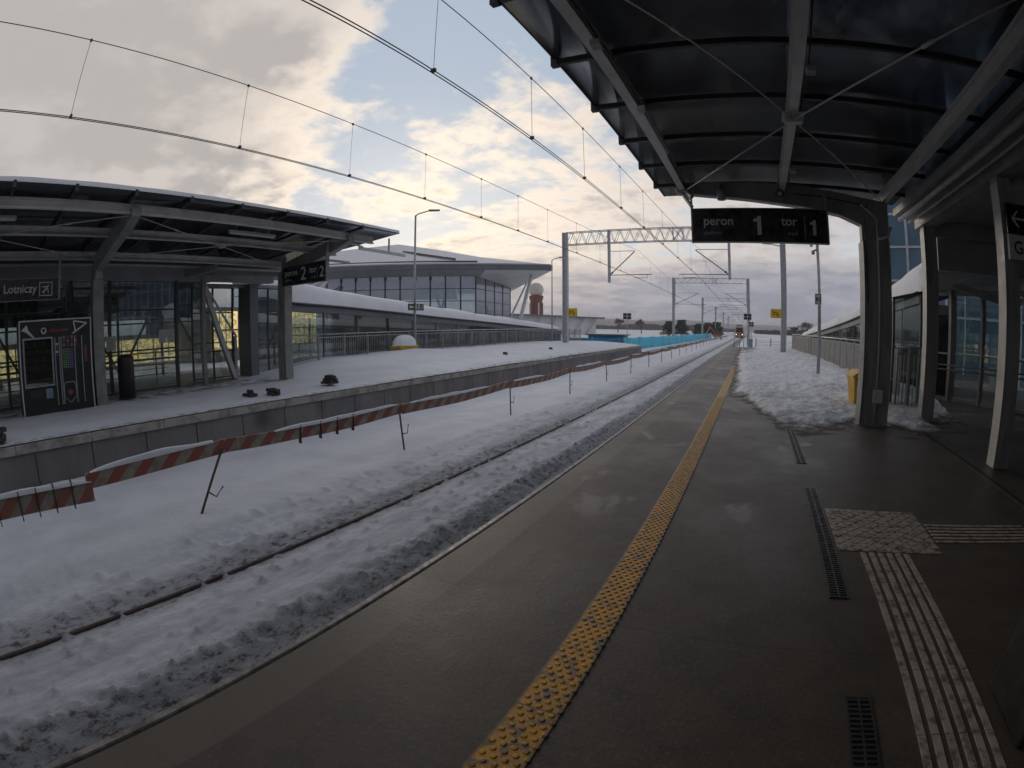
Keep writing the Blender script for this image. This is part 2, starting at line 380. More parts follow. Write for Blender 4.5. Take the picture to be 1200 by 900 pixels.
# ---------------------------------------------------------------- mesh helpers
class B:
    def __init__(s): s.b = bmesh.new()
    def face(s, pts):
        return s.b.faces.new([s.b.verts.new(p) for p in pts])
    def hexa(s, p):      # 8 points: bottom 4 ccw, top 4
        v = [s.b.verts.new(q) for q in p]
        for f in ((3,2,1,0),(4,5,6,7),(0,1,5,4),(1,2,6,5),(2,3,7,6),(3,0,4,7)): s.b.faces.new([v[i] for i in f])
        return s
    def box(s, x0, x1, y0, y1, z0, z1):
        x0, x1 = min(x0,x1), max(x0,x1)
        return s.hexa([(x0,y0,z0),(x1,y0,z0),(x1,y1,z0),(x0,y1,z0),(x0,y0,z1),(x1,y0,z1),(x1,y1,z1),(x0,y1,z1)])
    def bar(s, a, b, w, h=None, up=(0,0,1)):    # rectangular bar between a and b
        a, b = Vector(a), Vector(b); h = h or w; d = (b-a).normalized(); u = Vector(up)
        if abs(d.dot(u)) > .98: u = Vector((0,1,0))
        sx = d.cross(u).normalized()*w/2; sz = sx.normalized().cross(d).normalized()*h/2
        return s.hexa([a-sx-sz, a+sx-sz, b+sx-sz, b-sx-sz, a-sx+sz, a+sx+sz, b+sx+sz, b-sx+sz])
    def tube(s, pts, r, n=8, r2=None, cap=True):
        pts = [Vector(p) for p in pts]; rings = []; k = len(pts)
        for i, p in enumerate(pts):
            d = (pts[min(i+1,k-1)]-pts[max(i-1,0)]).normalized(); u = Vector((0,0,1))
            if abs(d.dot(u)) > .95: u = Vector((0,1,0))
            sx = d.cross(u).normalized(); sz = sx.cross(d).normalized()
            rr = r if r2 is None else r+(r2-r)*i/(k-1)
            rings.append([s.b.verts.new(p+(sx*math.cos(2*math.pi*j/n)+sz*math.sin(2*math.pi*j/n))*rr) for j in range(n)])
        for a, b in zip(rings, rings[1:]):
            for j in range(n):
                f = s.b.faces.new((a[j], a[(j+1)%n], b[(j+1)%n], b[j])); f.smooth = n > 5
        if cap: s.b.faces.new(rings[0][::-1]); s.b.faces.new(rings[-1])
        return s
    def lathe(s, c, prof, n=24, smooth=True):    # prof [(r,z)], about vertical axis at c
        rings = [[s.b.verts.new((c[0]+r*math.cos(2*math.pi*j/n), c[1]+r*math.sin(2*math.pi*j/n), c[2]+z)) for j in range(n)] for r, z in prof]
        for a, b in zip(rings, rings[1:]):
            for j in range(n):
                f = s.b.faces.new((a[j], a[(j+1)%n], b[(j+1)%n], b[j])); f.smooth = smooth
        s.b.faces.new(rings[0][::-1]); s.b.faces.new(rings[-1]); return s
    def prism(s, prof, axis, a, b, mp=None):   # prof 2D polygon, extruded along axis 'y','x','z' from a to b
        def P(p, t):
            q = {'y': (p[0], t, p[1]), 'x': (t, p[0], p[1]), 'z': (p[0], p[1], t)}[axis]
            return mp(*q) if mp else q
        va = [s.b.verts.new(P(p, a)) for p in prof]; vb = [s.b.verts.new(P(p, b)) for p in prof]; k = len(prof)
        s.b.faces.new(va); s.b.faces.new(vb[::-1])
        for i in range(k): s.b.faces.new((va[i], vb[i], vb[(i+1)%k], va[(i+1)%k]))
        return s
    def grid(s, pts, smooth=True):   # pts[i][j]
        v = [[s.b.verts.new(p) for p in row] for row in pts]
        for i in range(len(v)-1):
            for j in range(len(v[0])-1):
                f = s.b.faces.new((v[i][j], v[i][j+1], v[i+1][j+1], v[i+1][j])); f.smooth = smooth
        return s
    def build(s, name, mat, parent=None, bevel=0, fix=True, thick=0):
        if fix: bmesh.ops.recalc_face_normals(s.b, faces=s.b.faces)
        me = bpy.data.meshes.new(name); s.b.to_mesh(me); s.b.free()
        o = bpy.data.objects.new(name, me); col.objects.link(o); me.materials.append(mat)
        if parent:
            o.parent = parent
            me.transform(Matrix.Translation(-parent_loc(parent)))
        if bevel:
            md = o.modifiers.new('bevel', 'BEVEL'); md.width = bevel; md.segments = 2; md.limit_method = 'ANGLE'
        if thick:
            md = o.modifiers.new('solid', 'SOLIDIFY'); md.thickness = thick; md.offset = 0
        return o
def parent_loc(p):
    v = Vector((0,0,0))
    while p: v += p.location; p = p.parent
    return v
def tag(o, label=None, cat=None, group=None, kind=None):
    if label: o['label'] = label
    if cat: o['category'] = cat
    if group: o['group'] = group
    if kind: o['kind'] = kind
    return o
def thing(name, loc, label, cat, group=None):
    o = bpy.data.objects.new(name, None); col.objects.link(o); o.location = loc; o.empty_display_size = .2
    return tag(o, label, cat, group)
def struct(o): o['kind'] = 'structure'; return o
def copy_tree(o, parent=None):
    c = o.copy(); col.objects.link(c); c.parent = parent
    for ch in list(o.children): copy_tree(ch, c)
    return c
def heights(name, xs, ys, Z, mat, keep=None, parent=None, smooth=True):
    nx, ny = len(xs), len(ys)
    X, Y = np.meshgrid(xs, ys); ZZ = Z(X, Y)
    vs = np.stack([X, Y, ZZ], -1).reshape(-1, 3)
    idx = np.arange(nx*ny).reshape(ny, nx)
    q = np.stack([idx[:-1,:-1], idx[:-1,1:], idx[1:,1:], idx[1:,:-1]], -1).reshape(-1, 4)
    if keep is not None:
        K = keep(X, Y, ZZ); kk = K[:-1,:-1]|K[:-1,1:]|K[1:,1:]|K[1:,:-1]; q = q[kk.reshape(-1)]
    me = bpy.data.meshes.new(name); me.from_pydata(vs.tolist(), [], q.tolist()); me.update()
    me.polygons.foreach_set('use_smooth', [smooth]*len(me.polygons)); me.materials.append(mat)
    o = bpy.data.objects.new(name, me); col.objects.link(o)
    if parent: o.parent = parent; me.transform(Matrix.Translation(-parent_loc(parent)))
    return o
def vnoise(X, Y, s, seed):
    r = np.random.default_rng(seed); tab = r.random((256, 256))
    x = X*s+1000; y = Y*s+1000; xi = np.floor(x).astype(int); yi = np.floor(y).astype(int); fx = x-xi; fy = y-yi
    fx = fx*fx*(3-2*fx); fy = fy*fy*(3-2*fy)
    g = lambda a, b: tab[a % 256, b % 256]
    return (g(xi,yi)*(1-fx)*(1-fy)+g(xi+1,yi)*fx*(1-fy)+g(xi,yi+1)*(1-fx)*fy+g(xi+1,yi+1)*fx*fy)-.5
def fb(X, Y, s, seed, o=4, g=.55):
    t = 0; a = 1
    for i in range(o): t = t+vnoise(X, Y, s*2**i, seed+i)*a; a *= g
    return t
def sm(x, a, b):
    t = np.clip((x-a)/(b-a), 0, 1); return t*t*(3-2*t)
ORD = ['first','second','third','fourth','fifth','sixth','seventh','eighth','ninth','tenth']
def nth(i):
    if i < 10: return ORD[i]
    n = i+1; return '%d%s' % (n, 'th' if 10 < n % 100 < 14 else {1:'st',2:'nd',3:'rd'}.get(n % 10, 'th'))
def one(name, size, loc, mat, parent, depth=.002):
    # a figure 1 with its flag, standing upright and facing -Y
    x, y, z = loc; k = size
    pr_ = [(.16*k,0),(.31*k,0),(.31*k,.70*k),(.19*k,.70*k),(.16*k,.63*k),(.02*k,.58*k),(.02*k,.47*k),(.16*k,.50*k)]
    return B().prism([(x+a, z+b) for a, b in pr_], 'y', y-depth, y).build(name, mat, parent)
def text(body, name, size, loc, rot, mat, parent, offset=0.0, depth=.002, align='LEFT', sx=1):
    c = bpy.data.curves.new(name, 'FONT'); c.body = body; c.size = size; c.extrude = depth; c.offset = offset; c.align_x = align
    o = bpy.data.objects.new('tmp', c); col.objects.link(o)
    dg = bpy.context.evaluated_depsgraph_get(); me = bpy.data.meshes.new_from_object(o.evaluated_get(dg))
    bpy.data.objects.remove(o); bpy.data.curves.remove(c)
    me.materials.clear(); me.materials.append(mat)
    mm = Matrix.Translation(loc) @ rot.to_4x4() @ Matrix.Diagonal((sx,1,1,1))
    me.transform(Matrix.Translation(-parent_loc(parent)) @ mm)
    t = bpy.data.objects.new(name, me); col.objects.link(t); t.parent = parent
    return t
ROT_S = Matrix(((1,0,0),(0,0,-1),(0,1,0)))          # text facing -Y, reading along +X
ROT_E = Matrix(((0,0,1),(1,0,0),(0,1,0)))           # text facing +X, reading along +Y

# ================================================================ SETTING
# far ground
o = B().face([(-3500,-600,-1.05),(3500,-600,-1.05),(3500,5000,-1.05),(-3500,5000,-1.05)])
bb = B(); bb.face([(-3500,-600,-1.05),(3500,-600,-1.05),(3500,5000,-1.05),(-3500,5000,-1.05)])
struct(bb.build('ground', M['ground']))
# raised field of snow along the line, left beyond platform two
ys = np.concatenate([np.arange(-6, 12, .045), 12*1.011**np.arange(0, 300)])
ys = ys[ys < 260]
xs = np.concatenate([np.linspace(-9.64, -5.2, 60), np.linspace(-5.15, -4.5, 16), np.linspace(-4.47, -4.15, 12), np.linspace(-4.1, -3.2, 26), np.linspace(-3.17, -2.4, 22), [-2.15, -1.89]])
def ztrack(X, Y):
    px = [-9.7,-7.5,-6.2,-5.4,-4.9,-4.62,-4.45,-4.41,-4.35,-4.325,-4.29,-4.24,-4.1,-3.7,-3.36,-3.24,-3.13,-3.03,-2.6,-1.8]
    pz = [-.78,-.72,-.62,-.60,-.66,-.70,-.737,-.7435,-.7495,-.785,-.785,-.765,-.755,-.75,-.735,-.73,-.79,-.87,-.88,-.88]
    xw = X + .05*fb(X*0, Y, .9, 5, 5, .7)*sm(np.abs(X+4.36), .05, .3)*sm(np.abs(X+2.85), .05, .2)
    z = np.interp(xw, px, pz)
    z = z + .05*fb(X, Y, .8, 21, 4)*sm(X, -4.9, -6.2) + .006*fb(X, Y, 6, 3, 3)
    rough = np.exp(-((X+3.26)/.15)**2)*1.3 + np.exp(-((X+4.62)/.22)**2)*.8 + .35*((X > -5.3)&(X < -3.1))
    crumbs = (.020+.038*np.exp(-((X+3.26)/.16)**2))*rough*fb(X, Y, 11, 40, 4, .62)*sm(-X, 3.0, 3.15)
    z = z + crumbs*(1-.9*np.exp(-((X+4.38)/.09)**2))
    z = z + .016*fb(X*7, Y*.35, 1.0, 140, 4, .6)*sm(-X, 3.2, 3.4)*sm(-X, 6.2, 5.0)*(1-np.exp(-((X+4.37)/.10)**2))
    lum = np.clip(fb(X, Y, 2.2, 77, 4, .6)-.15, 0, 1)
    z = z + .045*lum*((X > -5.4)&(X < -4.5))*sm(-X, 4.5, 4.7)+.035*np.clip(fb(X, Y, 9, 177, 3, .6)-.28, 0, 1)*sm(-X, 3.1, 3.3)*sm(-X, 5.8, 5.0)*4
    z = z - .10*np.exp(-((X+8.8)/.6)**2)*0
    return z
struct(heights('track_snow', xs, ys, ztrack, M['snow_track']))
def zfield(X, Y):
    z = -.62 + .25*fb(X, Y, .05, 9, 5) + .05*fb(X, Y, .5, 19, 3)
    return np.where(X > -9.8, -.60, z)
struct(heights('snow_field', np.concatenate([np.linspace(-160,-30,40), np.linspace(-29,-9.64,40)]), np.concatenate([np.linspace(43.45, 130, 90), np.linspace(133, 420, 60)]), zfield, M['snow']))
struct(heights('snow_verge', np.linspace(-1.89, 60, 70), np.concatenate([np.linspace(48.4, 120, 60), np.linspace(123, 420, 50)]), lambda X, Y: -.72+.42*sm(X, -1.5, 3)+.18*fb(X, Y, .12, 29, 5), M['snow']))
struct(B().box(-400, -17.2, 2, 43.4, -1.04, -.6).build('apron_ground', M['snow']))

# platform one
bb = B(); bb.box(-1.89, 12, -14, 48.4, -1.0, 0)
struct(bb.build('platform', M['deck']))
# platform two: body, facing panels, coping
bb = B(); bb.box(-22, -9.70, -14, 43.4, -1.0, -.02); struct(bb.build('far_platform', M['coping']))
bb = B(); y = -13.0 + .0
k = -12
while .98+1.2*k < 43.2:
    y0 = .98+1.2*k; bb.box(-9.72, -9.655, y0+.012, min(y0+1.188, 43.38), -.98, -.165); k += 1
struct(bb.build('far_platform_wall', M['conc_panel']))
bb = B(); k = -9
while -1+1.6*k < 43.3:
    y0 = -1+1.6*k; bb.box(-10.3, -9.60, y0+.004, min(y0+1.596, 43.42), -.163, 0.0); k += 1
struct(bb.build('far_platform_kerb', M['coping'], bevel=.01))
struct(B().box(-9.66, -9.64, 33.6, 34.5, -.55, -.28).build('wall_recess', M['dark_gap']))
# yellow tactile strip with studs
bb = B(); bb.box(-.765, -.555, -6, 46.5, 0, .006)
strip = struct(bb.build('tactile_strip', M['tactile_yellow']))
bb = B(); row = 0; y = .2
while y < 30:
    n = 8 if y < 6 else 6
    for c in range(4):
        x = -.748+.012+ (c+(.5 if row % 2 else 0))*.0500
        prof = [(.0150,.006),(.0138,.0095),(.0085,.0118)]
        if y < 12: bb.lathe((x, y, 0), prof, n)
        else: bb.lathe((x, y, 0), [(.0135,.006),(.009,.0105)], 5, False)
    row += 1; y += .0400
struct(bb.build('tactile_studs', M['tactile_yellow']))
# pale attention field and guiding strips
bb = B(); bb.box(.86, 1.80, 3.67, 4.62, 0, .005)
for i in range(14):
    for j in range(14):
        cx0 = .90+i*.0665; cy0 = 3.71+j*.0665
        if (i+j) % 2: continue
        w = .045
        bb.prism([(cx0-w,cy0),(cx0,cy0-w),(cx0+w,cy0),(cx0,cy0+w)], 'z', .0052, .010)
struct(bb.build('tactile_field', M['tactile_pale']))
bb = B()
for i in range(6):
    x = 1.045+i*.077; y = 3.65
    while y > -2: bb.box(x, x+.042, max(y-.495,-2), y, .0, .007); y -= .5
struct(bb.build('guiding_strip', M['tactile_pale']))
bb = B()
for i in range(6):
    y = 3.90+i*.075; x = 1.83
    while x < 2.9: bb.box(x, x+.385, y, y+.040, 0, .007); x += .39
struct(bb.build('guiding_strip', M['tactile_pale']))
# drains
def drain(x0, x1, y0, y1, label):
    t = thing('drain_channel', (x0, y0, 0), label, 'drain', 'slotted drains in the platform')
    B().box(x0, x1, y0, y1, .0, .003).build('channel', M['dark_gap'], t)
    b_ = B(); b_.box(x0, x0+.012, y0, y1, .0032, .009); b_.box(x1-.012, x1, y0, y1, .0032, .009)
    y = y0+.01
    while y < y1-.02: b_.box(x0+.012, x1-.012, y, y+.013, .0032, .008); y += .034
    b_.box((x0+x1)/2-.006, (x0+x1)/2+.006, y0, y1, .0082, .0095)
    b_.build('grate', M['dark_steel'], t)
drain(.70, .84, 1.0, 1.93, 'black slotted drain nearest the camera, beside the ribbed guiding strip')
drain(.70, .84, 2.90, 5.27, 'black slotted drain beside the pale square tactile field')
drain(.70, .84, 6.25, 8.5, 'black slotted drain reaching to the edge of the snow heap')
drain(3.36, 3.46, 3.6, 9.6, 'long narrow drain in front of the glazed entrance posts')

# hills, far woods
def hill(name, y0, x0, x1, h, seed, mat):
    X = np.linspace(x0, x1, 160); bb = B(); rows = []
    for k, (dy, f) in enumerate(((0,0),(60,.7),(140,1),(400,1),(500,0))):
        hh = h*(.65+.9*fb(X, X*0, .0022, seed, 5, .5))
        rows.append([(x, y0+dy, -1.2+f*z) for x, z in zip(X, hh)])
    bb.grid(rows); return struct(bb.build(name, mat))
hill('hills', 1500, -3200, 2600, 24, 3, M['hill'])
def woods(name, label, pts, n, h, w, mat):
    bb = B()
    for i in range(n):
        t = random.random()*(len(pts)-1); k = int(t); f = t-k
        p = Vector(pts[k]).lerp(Vector(pts[k+1]), f); d = (Vector(pts[k+1])-Vector(pts[k])).normalized()
        p += Vector((-d.y, d.x, 0))*random.uniform(0, 25)
        hh = h*random.uniform(.45, 1.0)*(.75+.5*mnoise.noise(p*.02)); ww = w*random.uniform(.5,1.3); a = random.random()*3
        q = Vector((math.cos(a), math.sin(a), 0))*ww
        z0 = -1.0
        bb.face([(p.x-q.x*.3, p.y-q.y*.3, z0), (p.x+q.x*.3, p.y+q.y*.3, z0), (p.x+q.x, p.y+q.y, z0+hh*.6), (p.x+q.x*.2, p.y+q.y*.2, z0+hh), (p.x-q.x*.9, p.y-q.y*.9, z0+hh*.65)])
    return tag(bb.build(name, mat, fix=False), label, 'woods', None, 'stuff')
woods('distant_woods', 'brown leafless woods on the horizon right of the tracks', [(3,330,0),(22,300,0),(60,270,0),(120,240,0)], 3400, 7.0, 2.0, M['woods'])
woods('distant_woods', 'thin brown woods on the horizon left of the tracks', [(-330,620,0),(-120,560,0),(-8,640,0)], 3000, 8.5, 3.5, M['woods'])

# ================================================================ TRACK
for xr, lab in ((-2.85, 'polished rail running close beside the near platform edge'), (-4.36, 'half buried rail on the far side of the cleared track')):
    t = thing('rail', (xr, 0, -.9), lab, 'rail', 'rails of the cleared track')
    B().prism([(xr-.07,-.90),(xr+.07,-.90),(xr+.012,-.86),(xr+.012,-.79),(xr-.012,-.79),(xr-.012,-.86)], 'y', -8, 330).build('rail_web', M['rail_web'], t)
    B().prism([(xr-.036,-.789),(xr+.036,-.789),(xr+.036,-.762),(xr+.026,-.752),(xr-.026,-.752),(xr-.036,-.762)], 'y', -8, 330).build('rail_head', M['rail_head'] if xr > -3 else M['rail_web'], t)

# ================================================================ SNOW ON THE PLATFORMS
def bankh(X, Y):
    # boundary of the heap on platform one
    yb = np.interp(X, [-1.3,-1.0,-.75,-.62,-.50,-.45,0,.35,.6,1.0,1.6,2.2,2.8,3.3,4.2,5], [44,30,22.5,18,12.9,12.4,11.8,10.0,9.0,8.55,8.7,9.1,8.9,8.9,9.6,10.3])
    d = (Y-yb) + .9*fb(X, Y, 1.1, 61, 5, .6)
    dx = (X - np.interp(Y, [8,13,18,22,30,44,49], [-1.2,-.52,-.60,-.70,-.92,-1.0,-1.1]))+.10*fb(X, Y, 1.6, 64, 4, .6)
    rim = np.minimum(sm(d, 0, 1.6)*.9, sm(dx, 0, .7))
    body = .16+.20*sm(Y, 10, 15)*sm(X, -.3, 2.6)-.16*sm(Y, 24, 46)
    z = rim*body + .10*fb(X, Y, 1.5, 66, 5, .55)*rim + .055*fb(X, Y, 6, 88, 4, .6)*sm(rim, .0, .35)
    thin = .035*np.clip(fb(X, Y, 2.4, 71, 5, .6)+.12, -1, 1)*sm(d, -.7, .4)*sm(dx, -.15, .1)
    z = np.where(rim > .02, z, -1)
    return np.maximum(np.maximum(z, thin-.002), -.02)*1.0
ysb = np.concatenate([np.arange(7.6, 14, .05), 14*1.006**np.arange(0, 210)]); ysb = ysb[ysb < 48.35]
tag(heights('snow_heap', np.linspace(-1.5, 4.9, 130), ysb, bankh, M['snow_bank'], keep=lambda X,Y,Z: Z > -.004), 'trampled snow heaped along the near platform beyond the canopy', 'snow', None, 'stuff')
def p2h(X, Y):
    deep = sm(Y, 9.2, 14.5)*(1-.35*sm(Y, 34, 43))
    prof = np.interp(X, [-17.2,-15.4,-13.4,-11.6,-10.4,-9.9,-9.66], [.42,.42,.40,.26,.13,.06,.0])
    z = .022+.03*sm(-X, 9.7, 10.6) + deep*prof + .05*fb(X, Y, .45, 91, 4)*deep + .01*fb(X, Y, 1.6, 92, 3)*sm(-X, 9.7, 10.3)
    z += .14*np.exp(-(((X+14.4)/1.1)**2+((Y-18.0)/1.8)**2))
    under = sm(-X, 12.9, 13.7)*sm(-Y, -10.2, -8.8)
    z = z*(1-under)+under*(.006+.012*fb(X, Y, 1.2, 95, 4))
    z -= .05*sm(Y, 43.1, 43.4)
    return z
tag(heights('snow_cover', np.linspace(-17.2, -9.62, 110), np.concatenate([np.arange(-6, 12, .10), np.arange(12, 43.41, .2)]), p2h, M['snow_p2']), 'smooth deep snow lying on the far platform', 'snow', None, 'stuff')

# ================================================================ CANOPIES
PIT = 1.305
def canopy(edge, sgn, u0, uw, beams, yend, frames, label, group, ystart=-9.0, elbow=3.35, roofz=(4.50, 4.46, 4.34), d=.30, fl=.21, straight=False, reach=.35, snow=True):
    X = lambda u: edge + sgn*u
    t = thing('platform_canopy', (X(u0), frames[0], 0), label, 'canopy', group)
    bu = [b[0] for b in beams]; bz = [b[1] for b in beams]
    for fy in frames:
        # tapered flanged column
        c_ = B()
        for s_, hw in ((0, .5),):
            c_.hexa([(X(u0),fy-d/2,0),(X(u0+uw),fy-d/2,0),(X(u0+uw),fy+d/2,0),(X(u0),fy+d/2,0),(X(u0),fy-d/2,elbow),(X(u0+uw*.95),fy-d/2,elbow),(X(u0+uw*.95),fy+d/2,elbow),(X(u0),fy+d/2,elbow)])
        cc = c_.build('column', M['column'], t, bevel=.012)
        b_ = B()     # flange plates proud of the web, bolts at the foot
        b_.box(X(u0-.012), X(u0-.002), fy-fl, fy+fl, 0, elbow-.02)
        b_.box(X(u0-.08), X(u0+uw+.08), fy-.26, fy+.26, .0, .022)
        b_.build('flange', M['paint'], cc)
        # cranked arm
        tz = bz[0]-.02
        low = [(u0, elbow), (u0, elbow+.28), (u0-.40, elbow+.44), (u0-1.1, bz[1]-.34+.04), (u0-2.2, bz[0]-.21), (bu[0]-.12, bz[0]-.06)]
        top = [(bu[0]-.12, bz[0]+.14), (u0-2.2, bz[0]+.13), (u0-1.1, bz[1]+.12), (u0, bz[2]+.06), (u0+uw, bz[2]-.02), (u0+uw*.95, elbow)]
        if straight:
            low = [(u0, elbow), (u0-.06, elbow+.20), (bu[0]+.3, bz[0]-.22), (bu[0]-.15, bz[0]-.06)]
            top = [(bu[0]-.15, bz[0]+.12), (bu[0]+.5, bz[0]+.10), (u0+.05, elbow+.66), (u0+uw, elbow+.24), (u0+uw*.95, elbow)]
        b_ = B(); b_.prism([(X(a), z) for a, z in low+top], 'y', fy-.11, fy+.11); b_.build('arm', M['paint'], t, bevel=.01)
    for (u, z) in beams:
        b_ = B(); b_.box(X(u-.06), X(u+.06), ystart, yend-.55, z, z+.035); b_.box(X(u-.018), X(u+.018), ystart, yend-.55, z+.0352, z+.165); b_.box(X(u-.06), X(u+.06), ystart, yend-.55, z+.1652, z+.20)
        b_.build('longitudinal_beam', M['paint_light'], t)
    uo = u0+uw+reach
    def rz(u):
        return np.interp(u, [.06, u0*.5, uo], roofz)+.02*math.sin(math.pi*u/uo)
    us = np.linspace(.07, uo, 14)
    k0 = math.ceil((ystart-.61)/PIT); k = k0
    while .61+PIT*k < yend-.3:
        y = .61+PIT*k; b_ = B()
        for a, b in zip(us, us[1:]): b_.bar((X(a), y, rz(a)-.05), (X(b), y, rz(b)-.05), .05, .07)
        b_.box(X(.02), X(.10), y-.035, y+.035, rz(.07)-.10, rz(.07)+.03)
        b_.build('purlin', M['dark_steel'], t); k += 1
    b_ = B(); rows = [[(X(a), y, rz(a)+dz_) for a in us] for dz_ in (0,) for y in (ystart, yend)]
    b_.grid(rows); b_.build('roof_panel', M['roof_glass'], t, thick=.012)
    b_ = B()
    ysn = np.linspace(ystart, yend-.04, 60); uss = np.linspace(.10, uo, 16)
    def sn(u, y):
        e = min(1, (u-.10)/.28); h = .10*math.sqrt(max(e, 0))*(1+.25*mnoise.noise(Vector((u*.9, y*.35, edge)))+.06*mnoise.noise(Vector((u*2, y*1.7, edge)))); return rz(u)+.012+h
    b_.grid([[(X(u), y, sn(u, y)) for u in uss] for y in ysn]); 
    b_.grid([[(X(u), yend-.04, rz(u)+.010), (X(u), yend-.04, sn(u, yend-.04))] for u in uss])
    b_.grid([[(X(.02), y, rz(.10)+.002), (X(.02), y, rz(.10)+.085+.02*mnoise.noise(Vector((y*1.1, edge, 2)))), (X(.10), y, sn(.16, y))] for y in ysn])
    if snow: b_.build('roof_snow', M['snow_roof'], t, fix=True)
    else: b_.b.free()
    b_ = B(); b_.bar((X(.06), ystart, roofz[0]+.012), (X(.06), yend, roofz[0]+.012), .02, .05); b_.build('edge_trim', M['dark_steel'], t)
    # tie rods crossing between frames
    fs = sorted(frames)
    for a, b in zip(fs, fs[1:]):
        ym = (a+b)/2
        b_ = B(); b_.box(X(bu[1]-.14), X(bu[1]+.14), ym-.16, ym+.16, bz[1]-.012, bz[1]+.0-.002); b_.box(X(bu[1]-.11), X(bu[1]+.11), ym-.05, ym+.05, bz[1]-.09, bz[1]-.012)
        b_.build('rod_plate', M['paint_light'], t)
        for (yy, uu, zz) in ((a, bu[0], bz[0]), (b, bu[0], bz[0]), (a, bu[2], bz[2]), (b, bu[2], bz[2])):
            p0 = Vector((X(bu[1]), ym, bz[1]-.05)); p1 = Vector((X(uu), yy, zz-.02)); mid = p0.lerp(p1, .55)
            b_ = B(); b_.tube([p0, p1], .011, 6); b_.tube([mid, mid+(p1-p0).normalized()*.16], .022, 6)
            b_.build('tie_rod', M['paint_light'], t)
    return t, X, rz
c1, X1, rz1 = canopy(-1.89, 1, 4.10, .58, ((.64, 4.27), (2.57, 4.22), (4.63, 4.10)), 10.75, (9.52, 2.35, -4.8), 'dark canopy overhead on the near platform with grey cranked steel column', 'platform canopies', roofz=(4.52, 4.50, 4.39), ystart=-11, snow=False, reach=.52)
c2, X2, rz2 = canopy(-9.64, -1, 3.46, .46, ((.64, 4.12), (2.3, 3.95), (3.85, 3.66)), 11.35, (9.78, 3.42, -2.9), 'snow topped canopy on the far platform with pale slanting steel columns', 'platform canopies', elbow=3.12, roofz=(4.44, 4.28, 3.98), ystart=-9, d=.24, fl=.15, straight=True, reach=2.1)
# conduit and junction box on near column, brackets
b_ = B(); b_.tube([(2.50, 9.335, 0.02), (2.50, 9.335, 3.3), (2.52, 9.335, 3.75), (2.20, 9.33, 4.0)], .022, 8); b_.tube([(2.50,9.335,3.35),(2.72,9.335,3.42),(2.80,9.335,3.6)], .03, 8)
b_.build('conduit', M['paint_light'], c1)
B().box(2.42, 2.62, 9.25, 9.315, .42, .66).build('junction_box', M['paint_light'], c1, bevel=.008)
b_ = B()
for fy in (9.52,):
    for (u, z) in ((.64,4.24),(2.57,4.19),(4.5,4.05)):
        for dx_ in (-.09,.09):
            for dy_ in (-.07,.07): b_.lathe((X1(u)+dx_, fy+dy_, z-.028), [(.014,0),(.014,.018)], 6, False)
b_.build('bolts', M['galv'], c1)
for (u, z, nm_) in ((.73,4.265,'cable'),(2.68,4.235,'cable')):
    y_ = -2.0; pts_ = []
    while y_ < 9.3: pts_.append((X1(u)+.008*math.sin(y_*3), y_, z+.05-.018*abs(math.sin(y_*1.7)))); y_ += .3
    B().tube(pts_, .011, 6).build(nm_, M['black_rough'], c1)
for (u, y_) in ((.72,3.9),(2.70,8.1),(2.70,4.7)): B().box(X1(u)-.05, X1(u)+.05, y_-.06, y_+.06, 4.17, 4.235).build('cable_box', M['soffit'], c1, bevel=.006)
b_ = B(); b_.tube([(2.35,9.33,3.95),(2.05,9.33,4.02),(1.4,9.36,4.12),(.9,9.38,4.16)], .012, 6); b_.tube([(2.26,9.33,3.72),(2.26,9.33,3.2),(2.27,9.33,2.2)], .009, 6); b_.build('cable', M['black_rough'], c1)
# outriggers at the far end of canopy two
b_ = B(); b_.bar((-9.95, 9.9, 3.86), (-10.0, 12.0, 3.86), .05, .09); b_.bar((-9.97, 11.2, 3.86), (-9.97, 11.2, 4.3), .04); b_.bar((-10.3, 9.8, 4.05), (-9.9, 10.0, 3.9), .05); b_.build('outrigger', M['paint_light'], c2)
b_ = B(); b_.bar((-11.6, 9.9, 3.72), (-11.6, 11.1, 3.72), .10, .06); b_.build('outrigger', M['paint_light'], c2)

def fluor(x, y0, y1, z, label):
    t = thing('strip_light', (x, y0, z), label, 'light', 'strip lights under the canopies')
    B().box(x-.05, x+.05, y0, y1, z-.035, z+.03).build('lamp_body', M['paint_light'], t, bevel=.006)
    B().prism([(x-.04,z-.036),(x+.04,z-.036),(x+.025,z-.07),(x-.025,z-.07)], 'y', y0+.03, y1-.03).build('diffuser', M['tube'], t)
    b_ = B(); b_.box(x-.015, x+.015, y0+.2, y0+.23, z+.031, z+.20); b_.box(x-.015, x+.015, y1-.23, y1-.2, z+.031, z+.20); b_.build('hanger', M['paint'], t)
fluor(-1.12, 5.35, 6.95, 4.17, 'strip light hanging beside the outer beam of the near canopy')
fluor(-11.05, 6.3, 7.75, 4.13, 'white strip light under the far canopy, nearer the platform two sign')
fluor(-11.15, -.5, .85, 4.15, 'white strip light under the far canopy, at the left edge of the photo')
def speaker(x, y, z, dirx, label):
    t = thing('loudspeaker', (x, y, z), label, 'loudspeaker', 'loudspeakers under the near canopy')
    B().lathe((x, y-.02, z-.12), [(.05,-.10),(.085,-.09),(.085,.10),(.06,.12)], 16).build('horn', M['paint'], t)
    B().bar((x, y, z), (x, y+.15, z+.16), .03, .03).build('bracket', M['dark_steel'], t)
speaker(-.48, 9.28, 4.22, 1, 'grey cylindrical camera housing above the platform one sign')
